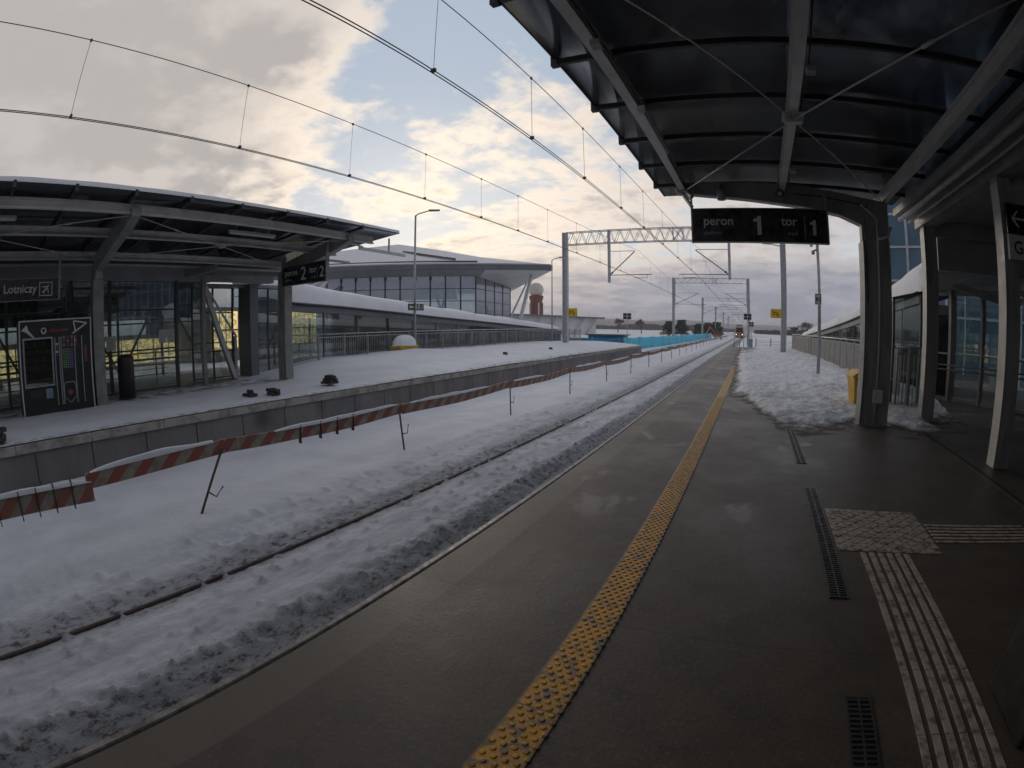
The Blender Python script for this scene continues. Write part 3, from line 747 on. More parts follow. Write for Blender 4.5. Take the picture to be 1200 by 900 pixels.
def gauge(x, y, z, label):
    t = thing('loudspeaker', (x, y, z), label, 'loudspeaker', 'loudspeakers under the near canopy')
    b_ = B(); b_.tube([(x, y, z), (x, y-.14, z-.02)], .09, 16); b_.build('horn', M['dark_steel'], t)
    b_ = B(); b_.tube([(x, y-.141, z-.02), (x, y-.15, z-.022)], .035, 12); b_.build('cone', M['paint_light'], t)
    B().bar((x, y+.02, z+.06), (x, y+.02, z+.2), .03).build('bracket', M['dark_steel'], t)
gauge(.62, 9.22, 4.10, 'round dark loudspeaker at the end of the middle canopy beam')

# ================================================================ SIGNS
def face_sign(name, cx, y, z0, z1, w, label, num, parentgroup, rods, tx):
    t = thing(name, (cx, y, z0), label, 'sign', parentgroup)
    x0, x1 = cx-w/2, cx+w/2; h = z1-z0
    B().box(x0, x1, y-.05, y+.05, z0, z1).build('panel', M['black'], t, bevel=.006)
    f = B()
    f.box(x0-.012, x1+.012, y-.06, y+.06, z0-.016, z0-.001); f.box(x0-.012, x1+.012, y-.06, y+.06, z1+.001, z1+.016); f.box(x0-.03, x0-.001, y-.06, y+.06, z0-.016, z1+.25); f.box(x1+.001, x1+.03, y-.06, y+.06, z0-.016, z1+.25)
    f.build('frame', M['paint'], t)
    for r0, r1 in rods:
        B().bar(r0, r1, .05).build('hanger', M['paint'], t)
    yy = y-.054
    def tt(s, nm, size, fx, fz, m_, off=0): text(s, nm, size, (x0+w*fx, yy, z0+h*fz), ROT_S, m_, t, off)
    k = h/.61*(1.18 if num == '2' else 1)
    tt('peron', 'lettering', .235*k, .078, .50, M['white_sign'], .0025); tt('platform', 'small_lettering', .095*k, .082, .21, M['grey_print'], 0)
    if num == '1': one('numeral', .50*k, (x0+w*.445, yy, z0+h*.20), M['white_sign'], t)
    else: tt(num, 'numeral', .50*k, .455, .20, M['white_sign'], .004)
    tt('tor', 'lettering', .235*k, .655, .50, M['white_sign'], .0025)
    tt('track', 'small_lettering', .095*k, .70, .21, M['grey_print'], 0)
    B().box(x0+w*.827, x0+w*.833, yy-.002, yy, z0+h*.10, z0+h*.80).build('divider', M['grey_print'], t)
    if num == '1': one('numeral', .40*k, (x0+w*.865, yy, z0+h*.22), M['white_sign'], t)
    else: tt(num, 'numeral', .40*k, .868, .22, M['white_sign'], .004)
    return t
face_sign('platform_sign', .22, 9.12, 3.19, 3.79, 2.50, 'black hanging sign reading peron 1 tor 1 beside the near column', '1', 'black platform signs', [((-1.03, 9.12, 4.04), (-1.22, 9.45, 4.30)), ((-1.03,9.12,4.04),(-1.03,9.40,4.3)), ((1.47, 9.12, 4.04),(1.47,9.45,4.2)), ((-1.25, 9.45, 4.2),(-1.04,9.14,3.85))], 0)
face_sign('platform_sign', -11.93, 9.5, 3.00, 3.58, 2.15, 'black hanging sign reading peron 2 tor 2 under the far canopy', '2', 'black platform signs', [((-10.85, 9.5, 3.8), (-10.85, 9.5, 4.1)), ((-13.0, 9.5, 3.8),(-12.98,9.6,3.9))], 0)
# direction sign "Lotniczy" (faces the tracks)
t = thing('station_name_sign', (-13.0, .6, 2.7), 'black sign reading Lotniczy with aircraft pictogram under the far canopy', 'sign')
B().box(-13.09, -13.0, -2.2, 2.26, 2.67, 3.15).build('panel', M['black'], t, bevel=.006)
b_ = B(); b_.box(-13.1,-12.99,-2.2,2.29,3.151,3.165); b_.box(-13.1,-12.99,-2.2,2.29,2.655,2.669); b_.box(-13.08,-13.01,2.262,2.32,2.66,3.75); b_.build('frame', M['paint'], t)
text('Lotniczy', 'lettering', .27, (-12.995, .76, 2.84), ROT_E, M['white_sign'], t, .002)
b_ = B()
for a in ((1.74,1.76,2.75,3.07),(2.08,2.10,2.75,3.07)): b_.box(-12.998,-12.994,a[0],a[1],a[2],a[3])
for a in ((2.75,2.77),(3.05,3.07)): b_.box(-12.998,-12.994,1.761,2.079,a[0],a[1])
def rotp(p, a, c): 
    q = (p[0]*math.cos(a)-p[1]*math.sin(a)+c[0], p[0]*math.sin(a)+p[1]*math.cos(a)+c[1]); return q
for poly in ([(-.015,-.12),(.015,-.12),(.02,.08),(0,.13),(-.02,.08)], [(-.12,-.04),(0,.04),(.12,-.04),(.12,-.015),(0,.075),(-.12,-.015)], [(-.05,-.12),(0,-.085),(.05,-.12),(.05,-.105),(0,-.065),(-.05,-.105)]):
    b_.prism([rotp(p, R(-40), (1.92, 2.91)) for p in poly], 'x', -12.998, -12.993)
b_.build('aircraft_pictogram', M['white_sign'], t)
# right hand direction sign on the entrance post
t = thing('direction_sign', (3.78, 6.42, 2.72), 'black and white sign with left arrow on the entrance post', 'sign')
B().box(3.76, 4.75, 6.36, 6.41, 3.05, 3.46).build('panel', M['black'], t, bevel=.004)
B().box(3.76, 4.75, 6.36, 6.41, 2.72, 3.048).build('white_panel', M['white_sign'], t)
b_ = B()
for pp in ([(3.84,3.26),(3.94,3.37),(3.98,3.37),(3.90,3.28),(3.90,3.24),(3.98,3.15),(3.94,3.15)], [(3.885,3.245),(4.10,3.245),(4.10,3.275),(3.885,3.275)]): b_.prism(pp, 'y', 6.353+(0 if len(pp)>4 else .001), 6.358)
b_.build('arrow', M['white_sign'], t)
text('Gdynia', 'lettering', .24, (3.84, 6.357, 2.80), ROT_S, M['dark_steel'], t, .004)

# ================================================================ GLAZED STATION BUILDINGS
def balustrade(x, y0, y1, z0, z1, label, bay=1.45, pitch=.115, sgn=1, zb=None, bw=.012, bd=.03):
    t = thing('balustrade', (x, y0, 0), label, 'railing')
    n = max(1, round((y1-y0)/bay)); L = (y1-y0)/n
    zz0 = lambda y: z0 if zb is None else zb
    for i in range(n+1):
        y = y0+i*L; B().box(x-.025, x+.025, y-.03, y+.03, z0, z1-.045).build('post', M['paint'], t)
    B().tube([(x, y0-.05, z1-.02), (x, y1+.05, z1-.02)], .025, 8).build('handrail', M['handrail'], t)
    for i in range(n):
        b_ = B(); a = y0+i*L+.03; e = y0+(i+1)*L-.03
        b_.box(x-.012, x+.012, a, e, z1-.16, z1-.13); b_.box(x-.012, x+.012, a, e, z0+.10, z0+.13)
        y = a+.06
        while y < e-.03: b_.box(x-bd/2, x+bd/2, y-bw/2, y+bw/2, z0+.1302, z1-.1602); y += pitch
        b_.build('bar_panel', M['handrail'] if bd < .02 else M['paint'], t)
    return t
balustrade(-15.45, 11.6, 43.3, .05, 1.43, 'long grey barred railing at the back of the far platform', bd=.014)
balustrade(3.92, 12.4, 46.0, .0, 1.46, 'long grey barred railing along the near platform snow heap', bw=.05, bd=.02, pitch=.085)
# railing at the lift corner next to the column
t = thing('balustrade', (3.5, 10.9, 0), 'short barred gate railing between the near column and the glazed entrance', 'railing')
for x in (3.42, 3.72, 4.02): B().box(x-.022, x+.022, 10.98, 11.02, 0, 1.40).build('post', M['paint'], t)
B().tube([(3.38, 11.0, 1.42), (4.05, 11.0, 1.42)], .02, 8).build('handrail', M['handrail'], t)
b_ = B(); b_.box(3.42, 4.02, 10.99, 11.01, .10, .13); b_.box(3.42, 4.02, 10.99, 11.01, 1.25, 1.28)
x = 3.50
while x < 4.0:
    b_.box(x-.007, x+.007, 10.988, 11.012, .131, 1.249); x += .085
b_.build('bar_panel', M['paint'], t)

def ramp(edge_x, sgn, y0, y1, label, group, wd=3.4, end=True, hs=1.0):
    # sloping glazed passage; near side wall at x = edge_x, 3.4 m wide away from the platform
    x0 = edge_x; x1 = edge_x+sgn*wd
    ye = lambda y: 1.5+(np.interp(y, [y0, y0+3*hs, y0+10*hs, y0+18*hs, y1], [2.66, 2.52, 2.10, 1.72, 1.22])-1.5)*hs
    t = thing('covered_passage', (x0, y0, 0), label, 'building', group)
    Y = np.linspace(y0, y1, 30)
    for xx in (x0, x1):
        b_ = B(); b_.grid([[(xx, y, -.9), (xx, y, ye(y)-.28)] for y in Y], False); b_.build('glass_wall', M['ramp_glass'], t, thick=.014)
        n = int((y1-y0)/2.0)
        for i in range(n+1):
            y = y0+i*(y1-y0)/n; B().box(xx-.03, xx+.03, y-.03, y+.03, -.9, ye(y)-.25).build('mullion', M['frame_dark'], t)
    b_ = B()
    for a, b in zip(Y, Y[1:]): b_.hexa([(x0-sgn*.08, a, ye(a)-.27), (x0+sgn*.1, a, ye(a)-.27), (x0+sgn*.1, b, ye(b)-.27), (x0-sgn*.08, b, ye(b)-.27), (x0-sgn*.08, a, ye(a)), (x0+sgn*.1, a, ye(a)), (x0+sgn*.1, b, ye(b)), (x0-sgn*.08, b, ye(b))])
    b_.build('fascia', M['fascia'], t)
    b_ = B(); U = np.linspace(0, 1, 9)
    arch = lambda u: .35*math.sin(math.pi*u)
    b_.grid([[(x0+(x1-x0)*u, y, ye(y)+.003+arch(u)) for u in U] for y in Y]); b_.build('roof', M['fascia'], t, thick=.05)
    tag(B().tube([(x0-sgn*.13, y, ye(y)+.02) for y in Y], .055, 8).build('gutter', M['dark_steel'], t))
    b_ = B(); U = np.linspace(-.03, 1.03, 24); Ys = np.linspace(y0-.1, y1, 90)
    def sh(u, y):
        e = min(max(0, u+.03), max(0, 1.03-u)); r = math.sqrt(min(1, e/.10)); r2 = math.sqrt(min(1, (y-y0+.1)/.7))
        return ye(y)+.03+arch(min(max(u, 0), 1))+.46*r*r2*(1+.22*mnoise.noise(Vector((u*2.5, y*.45, edge_x))))*np.interp(y, [y0, y0+4, y0+12, y1], [1.85, 1.15, .85, .5])
    b_.grid([[(x0+(x1-x0)*u, y, sh(u, y)) for u in U] for y in Ys]); b_.build('roof_snow', M['snow_roof'], t)
    # end wall towards the platform hall
    if end: b_ = B(); b_.face([(x0, y0, 0), (x1, y0, 0), (x1, y0, 2.35), (x0, y0, 2.35)]); b_.build('end_glass', M['ramp_glass'], t, thick=.014)
    b_ = B(); b_.box(x0-.05, x0+.05, y0-.06, y0+.06, 0, 2.62); b_.box(x1-.05, x1+.05, y0-.06, y0+.06, 0, 2.62); b_.box(min(x0,x1)+.051, max(x0,x1)-.051, y0-.05, y0+.05, 2.36, 2.64); b_.build('end_frame', M['paint'], t)
    b_ = B(); b_.face([(x0, y0, -.55), (x1, y0, -.55), (x1, y1, -.9), (x0, y1, -.9)]); b_.build('floor', M['interior_dark'], t)
    return t
ramp(-16.1, -1, 11.9, 40.0, 'snow capped glazed passage sloping down behind the far platform railing', 'covered passages')
ramp(5.4, 1, 14.9, 52.0, 'snow capped glazed passage sloping down behind the near platform railing', 'covered passages', 1.15, False, 1.22)

# hall behind platform two -------------------------------------------------
t = thing('station_hall', (-15.3, 3, 0), 'glazed waiting hall with grey steel frame behind the far canopy', 'building', 'glazed halls')
ymull = [-8.2,-5.9,-3.6,-1.3, 1.0, 3.05, 4.36, 6.72]
for a, b in zip(ymull, ymull[1:]):
    b_ = B(); b_.face([(-15.3, a+.03, .12), (-15.3, b-.03, .12), (-15.3, b-.03, 3.30), (-15.3, a+.03, 3.30)]); b_.build('glass_pane', M['shelter_glass'], t, thick=.012)
for y in ymull: B().box(-15.36, -15.22, y-.045, y+.045, 0, 3.33).build('mullion', M['frame_dark'], t)
for z in (.06, .95, 1.25, 2.45):
    B().box(-15.33, -15.27, -8.2, 6.72, z-.02, z+.03).build('transom', M['frame_dark'], t)
b_ = B(); b_.box(-15.5, -15.1, -9, 10.6, 3.34, 3.72); b_.build('fascia', M['soffit'], t)
b_ = B(); b_.box(-15.42, -15.05, -9, 10.6, 3.725, 3.80); b_.build('cornice', M['paint_light'], t)
b_ = B(); b_.box(-15.45, -15.20, -9, 11.3, 3.801, 4.10); b_.build('closure_panel', M['soffit'], t)
# post in front and recessed doorway bay
for (x, y, zt, w) in ((-14.85, 7.53, 3.62, .13),):
    B().box(x-w/2, x+w/2, y-.07, y+.07, 0, zt).build('post', M['paint'], t, bevel=.006)
    B().box(x-.15, x+.15, y-.15, y+.15, .015, .03).build('foot_plate', M['paint'], t)
B().bar((-15.3, 6.9, 3.5), (-13.9, 7.5, 3.62), .12, .2).build('beam', M['paint'], t)
B().bar((-14.85, 7.53, 3.55), (-13.5, 9.7, 3.45), .10, .14).build('beam', M['paint'], t)
for (a, b, x) in ((7.75, 9.45, -16.2), (10.15, 11.75, -16.0)):
    b_ = B(); b_.face([(x, a, .1), (x, b, .1), (x, b, 3.2), (x, a, 3.2)]); b_.build('glass_pane', M['shelter_glass'], t, thick=.012)
    b_ = B()
    for y in (a, (a+b)/2, b): b_.box(x-.03, x+.03, y-.03, y+.03, .0, 3.25)
    for z in (.08, 1.0, 1.3, 2.35, 3.22): b_.box(x-.024, x+.024, a, b, z-.02, z+.02)
    b_.build('glazing_bars', M['frame_dark'], t)
B().box(-16.3, -15.45, 9.78, 10.14, 0, 3.33).build('pillar', M['fascia'], t, bevel=.01)
B().box(-16.3, -15.9, 7.7, 11.9, 3.22, 3.34).build('header', M['soffit'], t)
B().box(-20.62, -20.56, -8.2, 10.4, 2.35, 3.85).build('bulkhead', pm('teal_bulkhead', (.17,.20,.205), (.12,.145,.15), .7, .4), t)
# slanted white strut seen through the doorway
b_ = B(); b_.bar((-15.85, 8.05, 3.3), (-15.85, 9.30, .02), .17, .17, (1,0,0)); b_.build('strut', M['white_paint'], t)
b_ = B(); b_.bar((-15.95, 8.15, 3.3), (-15.95, 9.45, 1.5), .06, .06, (1,0,0)); b_.bar((-15.95, 9.42, 1.5), (-15.95, 9.42, 0), .09, .09); b_.build('strut', M['paint_light'], t)
# roof over the hall
b_ = B(); b_.box(-21.0, -15.45, -9, 10.6, 3.86, 4.0); b_.build('roof', M['fascia'], t)
heights('roof_snow', np.linspace(-21, -15.3, 20), np.linspace(-9, 10.6, 40), lambda X, Y: 4.02+.14*sm(-X, 15.3, 15.7)+.05*fb(X, Y, .8, 5), M['snow_roof'], parent=t)
b_ = B(); b_.face([(-20.5,-8.2,.12),(-20.5,10.4,.12),(-20.5,10.4,3.8),(-20.5,-8.2,3.8)]); b_.build('glass_pane', M['shelter_glass'], t, thick=.012)
b_ = B()
for i in range(10): b_.box(-20.55,-20.45,-8.2+i*2.06-.05,-8.2+i*2.06+.05,0,3.85)
for z in (1.0, 2.2): b_.box(-20.53,-20.47,-8.2,10.4,z-.03,z+.03)
for i in range(0, 9): b_.bar((-20.3, -8.2+i*2.06, .2), (-20.3, -8.2+(i+1)*2.06, 3.6), .10) if i % 2 else b_.bar((-20.3, -8.2+i*2.06, 3.6), (-20.3, -8.2+(i+1)*2.06, .2), .10)
b_.build('truss', M['paint'], t)
# inner balustrade of the stairs
b_ = B()
for i in range(5): b_.tube([(-15.9, -8, .45+i*.17), (-15.9, 6.6, .45+i*.17)], .012, 6)
for i in range(8): b_.box(-15.92, -15.88, -7.5+i*1.95, -7.45+i*1.95, .1, 1.2)
b_.build('inner_railing', M['dark_steel'], t)
b_ = B(); b_.box(-22, -15.2, -9, 11.9, -.018, .012); b_.build('floor', M['interior_dark'], t)
# notices on the glass
for (y0_, y1_, z0_, z1_, lab) in ((6.03, 6.62, 1.42, 1.83, 'pair of white notices taped to the hall glass behind the far platform'), (4.20, 4.55, 1.30, 1.72, 'small white notice by the slanting column on the hall glass')):
    tt_ = thing('notice', (-15.25, y0_, z0_), lab, 'notice')
    n_ = 2 if y1_-y0_ > .5 else 1
    for i in range(n_):
        a = y0_+(y1_-y0_)/n_*i+.01; e = y0_+(y1_-y0_)/n_*(i+1)-.01
        B().box(-15.215, -15.205, a, e, z0_, z1_).build('sheet', M['white_sign'], tt_)
        b_ = B()
        for k in range(9): b_.box(-15.2045, -15.203, a+.04, e-.04-.06*random.random(), z1_-.07-k*.036, z1_-.078-k*.036)
        b_.build('print', M['grey_print'], tt_)

# hall behind platform one (right) ----------------------------------------
t = thing('station_hall', (3.9, 8, 0), 'dark glazed entrance hall right of the near column', 'building', 'glazed halls')
def rpost(x0, x1, y0, y1, z, lean=0):
    b_ = B(); b_.hexa([(x0,y0,0),(x1,y0,0),(x1,y1,0),(x0,y1,0),(x0+lean,y0,z),(x1+lean,y0,z),(x1+lean,y1,z),(x0+lean,y1,z)]); o_ = b_.build('post', M['column'], t, bevel=.01)
    B().box(x0-.006, x0-.001, y0-.01, y1+.01, .02, z*.98).build('flange', M['paint_light'], o_)
rpost(3.77, 4.06, 10.06, 10.30, 3.84); rpost(3.72, 3.98, 6.46, 6.68, 3.84)
B().box(3.72, 4.1, -10, 10.5, 3.845, 4.03).build('beam', M['paint'], t)
B().box(3.20, 3.70, -11, 10.4, 4.06, 4.20).build('gutter', M['soffit'], t)
b_ = B(); b_.tube([(3.32, -11, 3.98), (3.32, 10.3, 3.98)], .055, 10); b_.tube([(3.52,-11,3.93),(3.52,10.3,3.93)], .03, 8); b_.build('pipe', M['paint'], t)
B().box(4.105, 9.5, -11, 10.6, 4.02, 4.06).build('ceiling', M['soffit'], t)
b_ = B(); b_.box(-.0+3.2, 9.5, -11, 10.7, 4.42, 4.50); b_.build('roof', M['fascia'], t)
for y in (10.35, 6.57, 2.8): B().box(4.11, 9.4, y-.09, y+.09, 3.70, 4.015).build('cross_beam', M['soffit'], t)
B().box(4.25, 9.4, 10.50, 10.56, 3.05, 4.01).build('fascia_panel', M['soffit'], t)
# sloping inner roof of the lift lobby and its posts
b_ = B(); b_.hexa([(4.12,10.6,2.98),(10.4,10.6,3.3),(10.4,14.85,3.3),(5.72,14.85,2.98),(4.12,10.6,3.06),(10.4,10.6,3.38),(10.4,14.85,3.38),(5.72,14.85,3.06)]); b_.build('lobby_roof', M['soffit'], t)
P0 = Vector((5.45, 14.8, 0)); P1 = Vector((9.4, 9.9, 0)); dd = (P1-P0); n = 6
for i in range(n):
    a = P0+dd*(i/n); b = P0+dd*((i+1)/n)
    if i < 1: continue
    b_ = B(); b_.face([a+Vector((0,0,.12)), b+Vector((0,0,.12)), b+Vector((0,0,2.9)), a+Vector((0,0,2.9))]); b_.build('glass_pane', M['shelter_glass'], t, thick=.012)
for i in range(n+1):
    a = P0+dd*(i/n); w = .10 if i % 2 else .06
    B().box(a.x-w, a.x+w, a.y-w, a.y+w, 0, 3.0).build('mullion', M['paint'], t)
for z, w in ((.05,.10),(1.28,.05),(2.92,.14)):
    B().bar(P0+Vector((0,0,z)), P1+Vector((0,0,z)), .06, w).build('transom', M['paint'], t)
for z in (.86,.98): 
    off = Vector((-.25,-.2,0)); B().tube([P0+off+Vector((0,0,z)), P1+off+Vector((0,0,z))], .018, 8).build('handrail', M['dark_steel'], t)
# tree-like braces
B().bar((5.5, 12.6, 3.0), (7.2, 12.3, 2.62), .10, .16).build('brace', M['soffit'], t)
B().bar((9.0, 12.6, 3.1), (7.2, 12.3, 2.62), .10, .16).build('brace', M['soffit'], t)
B().box(7.13, 7.27, 12.2, 12.34, 0, 2.65).build('post', M['paint'], t)
# glazed end next to near column
b_ = B(); b_.face([(3.46,11.45,.06),(4.12,11.45,.06),(4.12,11.45,2.58),(3.46,11.45,2.44)]); b_.build('glass_pane', M['ramp_glass'], t, thick=.012)
b_ = B(); b_.box(3.40,3.455,11.42,11.48,0,2.46); b_.box(4.12,4.18,11.42,11.48,0,2.66); b_.bar((3.40,11.45,2.46),(4.18,11.45,2.64),.06,.07); b_.box(3.456,4.119,11.42,11.48,0,.055); b_.build('door_frame', M['frame_dark'], t)
b_ = B(); b_.box(4.181, 4.36, 11.40, 11.50, 0, 2.8); b_.build('wall_panel', M['column'], t)
# back wall of the hall on the camera's right
B().box(9.45, 9.6, -11, 9.6, 0, 4.0).build('back_wall', M['interior_dark'], t)

# ================================================================ PLATFORM TWO FURNITURE
def vending(label):
    yA, yB = 1.19, 3.14; xf = -12.92; H = 2.18
    t = thing('vending_machine', (xf-.4, (yA+yB)/2, 0), label, 'vending machine')
    B().box(xf-.85, xf, yA, yB, .02, H).build('cabinet', M['black_rough'], t, bevel=.01)
    b_ = B()
    b_.box(xf, xf+.03, yA-.015, yA+.015, .0, H+.02); b_.box(xf, xf+.03, yB-.015, yB+.015, 0, H+.02); b_.box(xf, xf+.03, yA+.016, yB-.016, H-.01, H+.02); b_.build('outer_frame', M['paint_light'], t)
    # left machine: window with snacks
    wy0, wy1, wz0, wz1 = yA+.12, yA+.86, .72, 1.76
    b_ = B(); b_.box(xf+.001, xf+.03, wy0-.04, wy0, wz0-.04, wz1+.04); b_.box(xf+.001, xf+.03, wy1, wy1+.04, wz0-.04, wz1+.04); b_.box(xf+.001, xf+.03, wy0+.001, wy1-.001, wz1, wz1+.04); b_.box(xf+.001, xf+.03, wy0+.001, wy1-.001, wz0-.04, wz0); b_.build('window_frame', M['galv'], t)
    b_ = B(); b_.box(xf+.016, xf+.020, wy0, wy1, wz0, wz1); b_.build('window', M['machine_glass'], t)
    cols_ = [((.5,.35,.05),'snack_yellow'),((.42,.06,.04),'snack_red'),((.08,.28,.07),'snack_green'),((.38,.36,.32),'snack_white'),((.10,.10,.28),'snack_blue'),((.25,.13,.06),'snack_brown')]
    packs = {c[1]: B() for c in cols_}
    for r_ in range(6):
        z = wz0+.03+r_*.17
        for c_ in range(9):
            nm = cols_[(c_*(r_+2)+r_*3) % 6][1] if r_ else 'snack_green'; y = wy0+.03+c_*.078
            packs[nm].box(xf+.002, xf+.012, y, y+.055, z, z+random.uniform(.08,.12))
    for c in cols_: packs[c[1]].build('snack_packets', pm(c[1], c[0], None, 8, .4), t)
    b_ = B()
    for r_ in range(6): b_.box(xf+.002, xf+.014, wy0, wy1, wz0+.018+r_*.17, wz0+.027+r_*.17)
    b_.build('shelf', M['galv'], t)
    B().box(xf+.001, xf+.02, wy0+.10, wy1-.30, .45, .60).build('delivery_flap', M['dark_steel'], t)
    B().box(xf+.001, xf+.008, wy1-.22, wy1-.03, .40, .62).build('sticker', pm('pale_blue_sticker', (.20,.32,.40)), t)
    # chrome verticals
    for y in (wy1+.08, wy1+.20, wy1+.25, yB-.47, yB-.27):
        B().box(xf+.001, xf+.035, y, y+.025, .22, 1.78).build('trim', M['galv'], t)
    B().box(xf+.001, xf+.02, wy1+.10, wy1+.19, 1.35, 1.68).build('coin_panel', M['frame_dark'], t)
    b_ = B(); b_.box(xf+.021, xf+.024, wy1+.11, wy1+.18, 1.60, 1.64); b_.box(xf+.021, xf+.024, wy1+.11, wy1+.18, 1.42, 1.46); b_.build('keypad', M['white_sign'], t)
    # right machine: drinks grid
    y0 = wy1+.30; y1 = yB-.50
    g1 = B(); g2 = B(); g3 = B(); g4 = B()
    for i in range(5):
        for j in range(9):
            z = 1.05+j*.052; y = y0+i*(y1-y0)/5
            (g1 if i < 2 else g2).box(xf+.001, xf+.008, y+.008, y+(y1-y0)/5-.008, z, z+.034)
    for i in range(4):
        for j in range(3): g3.box(xf+.001, xf+.010, y0+i*.11+.01, y0+i*.11+.075, 1.55+j*.09, 1.62+j*.09) if (i+j) % 2 else g4.box(xf+.001, xf+.010, y0+i*.11+.01, y0+i*.11+.075, 1.55+j*.09, 1.62+j*.09)
    g1.build('drink_button', pm('button_green', (.14,.36,.10)), t); g2.build('drink_button', pm('button_violet', (.20,.19,.34)), t); g3.build('drink_picture', pm('picture_red', (.30,.06,.05)), t); g4.build('drink_picture', pm('picture_grey', (.22,.24,.25)), t)
    yc = (y0+y1)/2; hexp = [(y0-.02,.62),(y0+.03,.72),(y1-.03,.72),(y1+.02,.62),(y1+.02,.38),(yc,.24),(y0-.02,.38)]
    b_ = B()
    for a, b in zip(hexp, hexp[1:]+hexp[:1]): b_.bar((xf+.02, *a), (xf+.02, *b), .02, .02, (1,0,0))
    b_.build('dispensing_hatch', M['galv'], t)
    B().lathe((0,0,0), [(.001,0),(.07,.001),(.07,.006),(.001,.007)], 6).build('cup_emblem', pm('emblem_red', (.35,.07,.05)), t)
    em = [c for c in t.children if c.name.startswith('cup_emblem')][0]; em.data.transform(Matrix.Translation(parent_loc(t))); em.data.transform(Matrix.Translation(Vector((xf+.004, yc, .48))-parent_loc(t)) @ Matrix.Rotation(R(90), 4, 'Y'))
    # header with round badge, slanted triangle graphics
    b_ = B()
    b_.prism([(yA+.05,1.98),(yA+.20,2.10),(yA+.24,1.98),(yA+.42,1.80),(yA+.36,1.80),(yA+.19,1.93)], 'x', xf+.002, xf+.006)
    for a, b in (((yB-.50,1.84),(yB-.10,2.07)), ((yB-.10,2.07),(yB-.47,2.13)), ((yB-.47,2.13),(yB-.42,1.90))): b_.bar((xf+.006,*a),(xf+.006,*b),.035,.004,(1,0,0))
    b_.build('header_graphic', M['white_sign'], t)
    b_ = B(); n = 20
    ring = [(yA+.66+.075*math.cos(2*math.pi*i/n), 1.945+.075*math.sin(2*math.pi*i/n)) for i in range(n)]; b_.prism(ring, 'x', xf+.002, xf+.006)
    bd_ = b_.build('badge', M['white_sign'], t)
    b_ = B(); b_.prism([(yA+.62,1.99),(yA+.70,1.99),(yA+.70,1.94),(yA+.66,1.89),(yA+.62,1.94)], 'x', xf+.0062, xf+.008); b_.build('badge_mark', M['black'], bd_)
    B().box(xf+.002, xf+.005, yA+.82, yB-.62, 1.91, 1.97).build('header_band', pm('dim_red_print', (.22,.045,.035)), t)
    B().box(xf+.001, xf+.012, yB-.19, yB-.12, 1.15, 1.55).build('side_panel', pm('dull_red', (.26,.07,.05)), t)
vending('black double vending machine with chrome trims standing under the far canopy')
# tall dark litter bin
t = thing('litter_bin', (-14.0, 4.42, 0), 'tall dark round litter bin beside the slanting column on the far platform', 'bin')
B().lathe((-14.0, 4.45, .0), [(.23,.06),(.25,.08),(.25,1.10),(.22,1.16),(.10,1.20),(.02,1.21)], 24).build('body', M['black_rough'], t)
B().lathe((-14.0, 4.45, .0), [(.27,.01),(.27,.05),(.24,.055)], 24).build('base', M['dark_steel'], t)
B().box(-14.02, -13.98, 4.22, 4.26, 1.15, 1.34).build('handle', M['dark_steel'], t)
# black bin near the camera, right edge
t = thing('litter_bin', (1.8, 1.8, 0), 'black square litter bin at the right edge of the near platform', 'bin')
B().hexa([(1.56,1.50,.0),(2.15,1.50,.0),(2.15,2.0,.0),(1.56,2.0,.0),(1.58,1.52,1.02),(2.13,1.52,1.02),(2.13,1.98,1.02),(1.58,1.98,1.02)]).build('body', M['black_rough'], t, bevel=.02)
B().box(1.54, 2.17, 1.48, 2.02, 1.022, 1.07).build('lid', M['black_rough'], t, bevel=.015)
# piles of dark paving blocks
def pile(cx, cy, z, rows, desc, seed):
    r_ = random.Random(seed)
    for lv, n in enumerate(rows):
        for i in range(n):
            b_ = B(); b_.box(-.10, .10, -.05, .05, 0, .075); o_ = b_.build('paving_block', M['block'], bevel=.008)
            o_.location = (cx+r_.uniform(-.05,.05)+(.11 if i % 2 else -.10), cy+(i//2-(n//2)/2+.5)*.115+r_.uniform(-.02,.02), z+lv*.079)
            o_.rotation_euler = (0, 0, R(r_.uniform(-14, 14)))
            tag(o_, 'dark paving block in the ' + desc, 'paving block', 'dark paving blocks in the ' + desc)
pile(-10.58, 6.62, .055, (4, 1), 'lowest, smallest pile on the far platform', 1)
pile(-10.32, 7.12, .055, (4, 3), 'small pile between two others', 2)
pile(-10.50, 9.25, .10, (6, 5, 3), 'tallest pile, in a snow hollow', 3)
pile(-9.98, .33, .05, (4, 4, 3), 'pile at the left edge of the photo', 4)
for (x_, y_) in ((-11.0, 20.5), (-11.2, 26.5)):
    pile(x_, y_, float(p2h(np.array([[x_]]), np.array([[y_]]))[0,0])-.03, (1, 1), '%s pair almost buried in deep snow' % ('nearer' if y_ < 22 else 'farther'), int(y_))
# yellow grit box with snow cap
t = thing('grit_box', (-14.9, 18.0, .4), 'yellow grit box with a thick dome of snow on the far platform', 'grit box', 'yellow grit bins')
gz = .50
B().hexa([(-15.15,17.2,gz),(-14.6,17.2,gz),(-14.6,18.4,gz),(-15.15,18.4,gz),(-15.22,17.1,gz+.28),(-14.52,17.1,gz+.28),(-14.52,18.5,gz+.28),(-15.22,18.5,gz+.28)]).build('body', M['yellow'], t, bevel=.02)
bpyc = B(); bpyc.grid([[(-14.87+.40*math.cos(a)*r, 17.8+.76*math.sin(a)*r, gz+.26+.50*math.sqrt(max(0,1-r**2.6))) for r in np.linspace(0,1,10)] for a in np.linspace(0, 2*math.pi, 28)]); bpyc.build('snow_cap', M['snow_roof'], t)
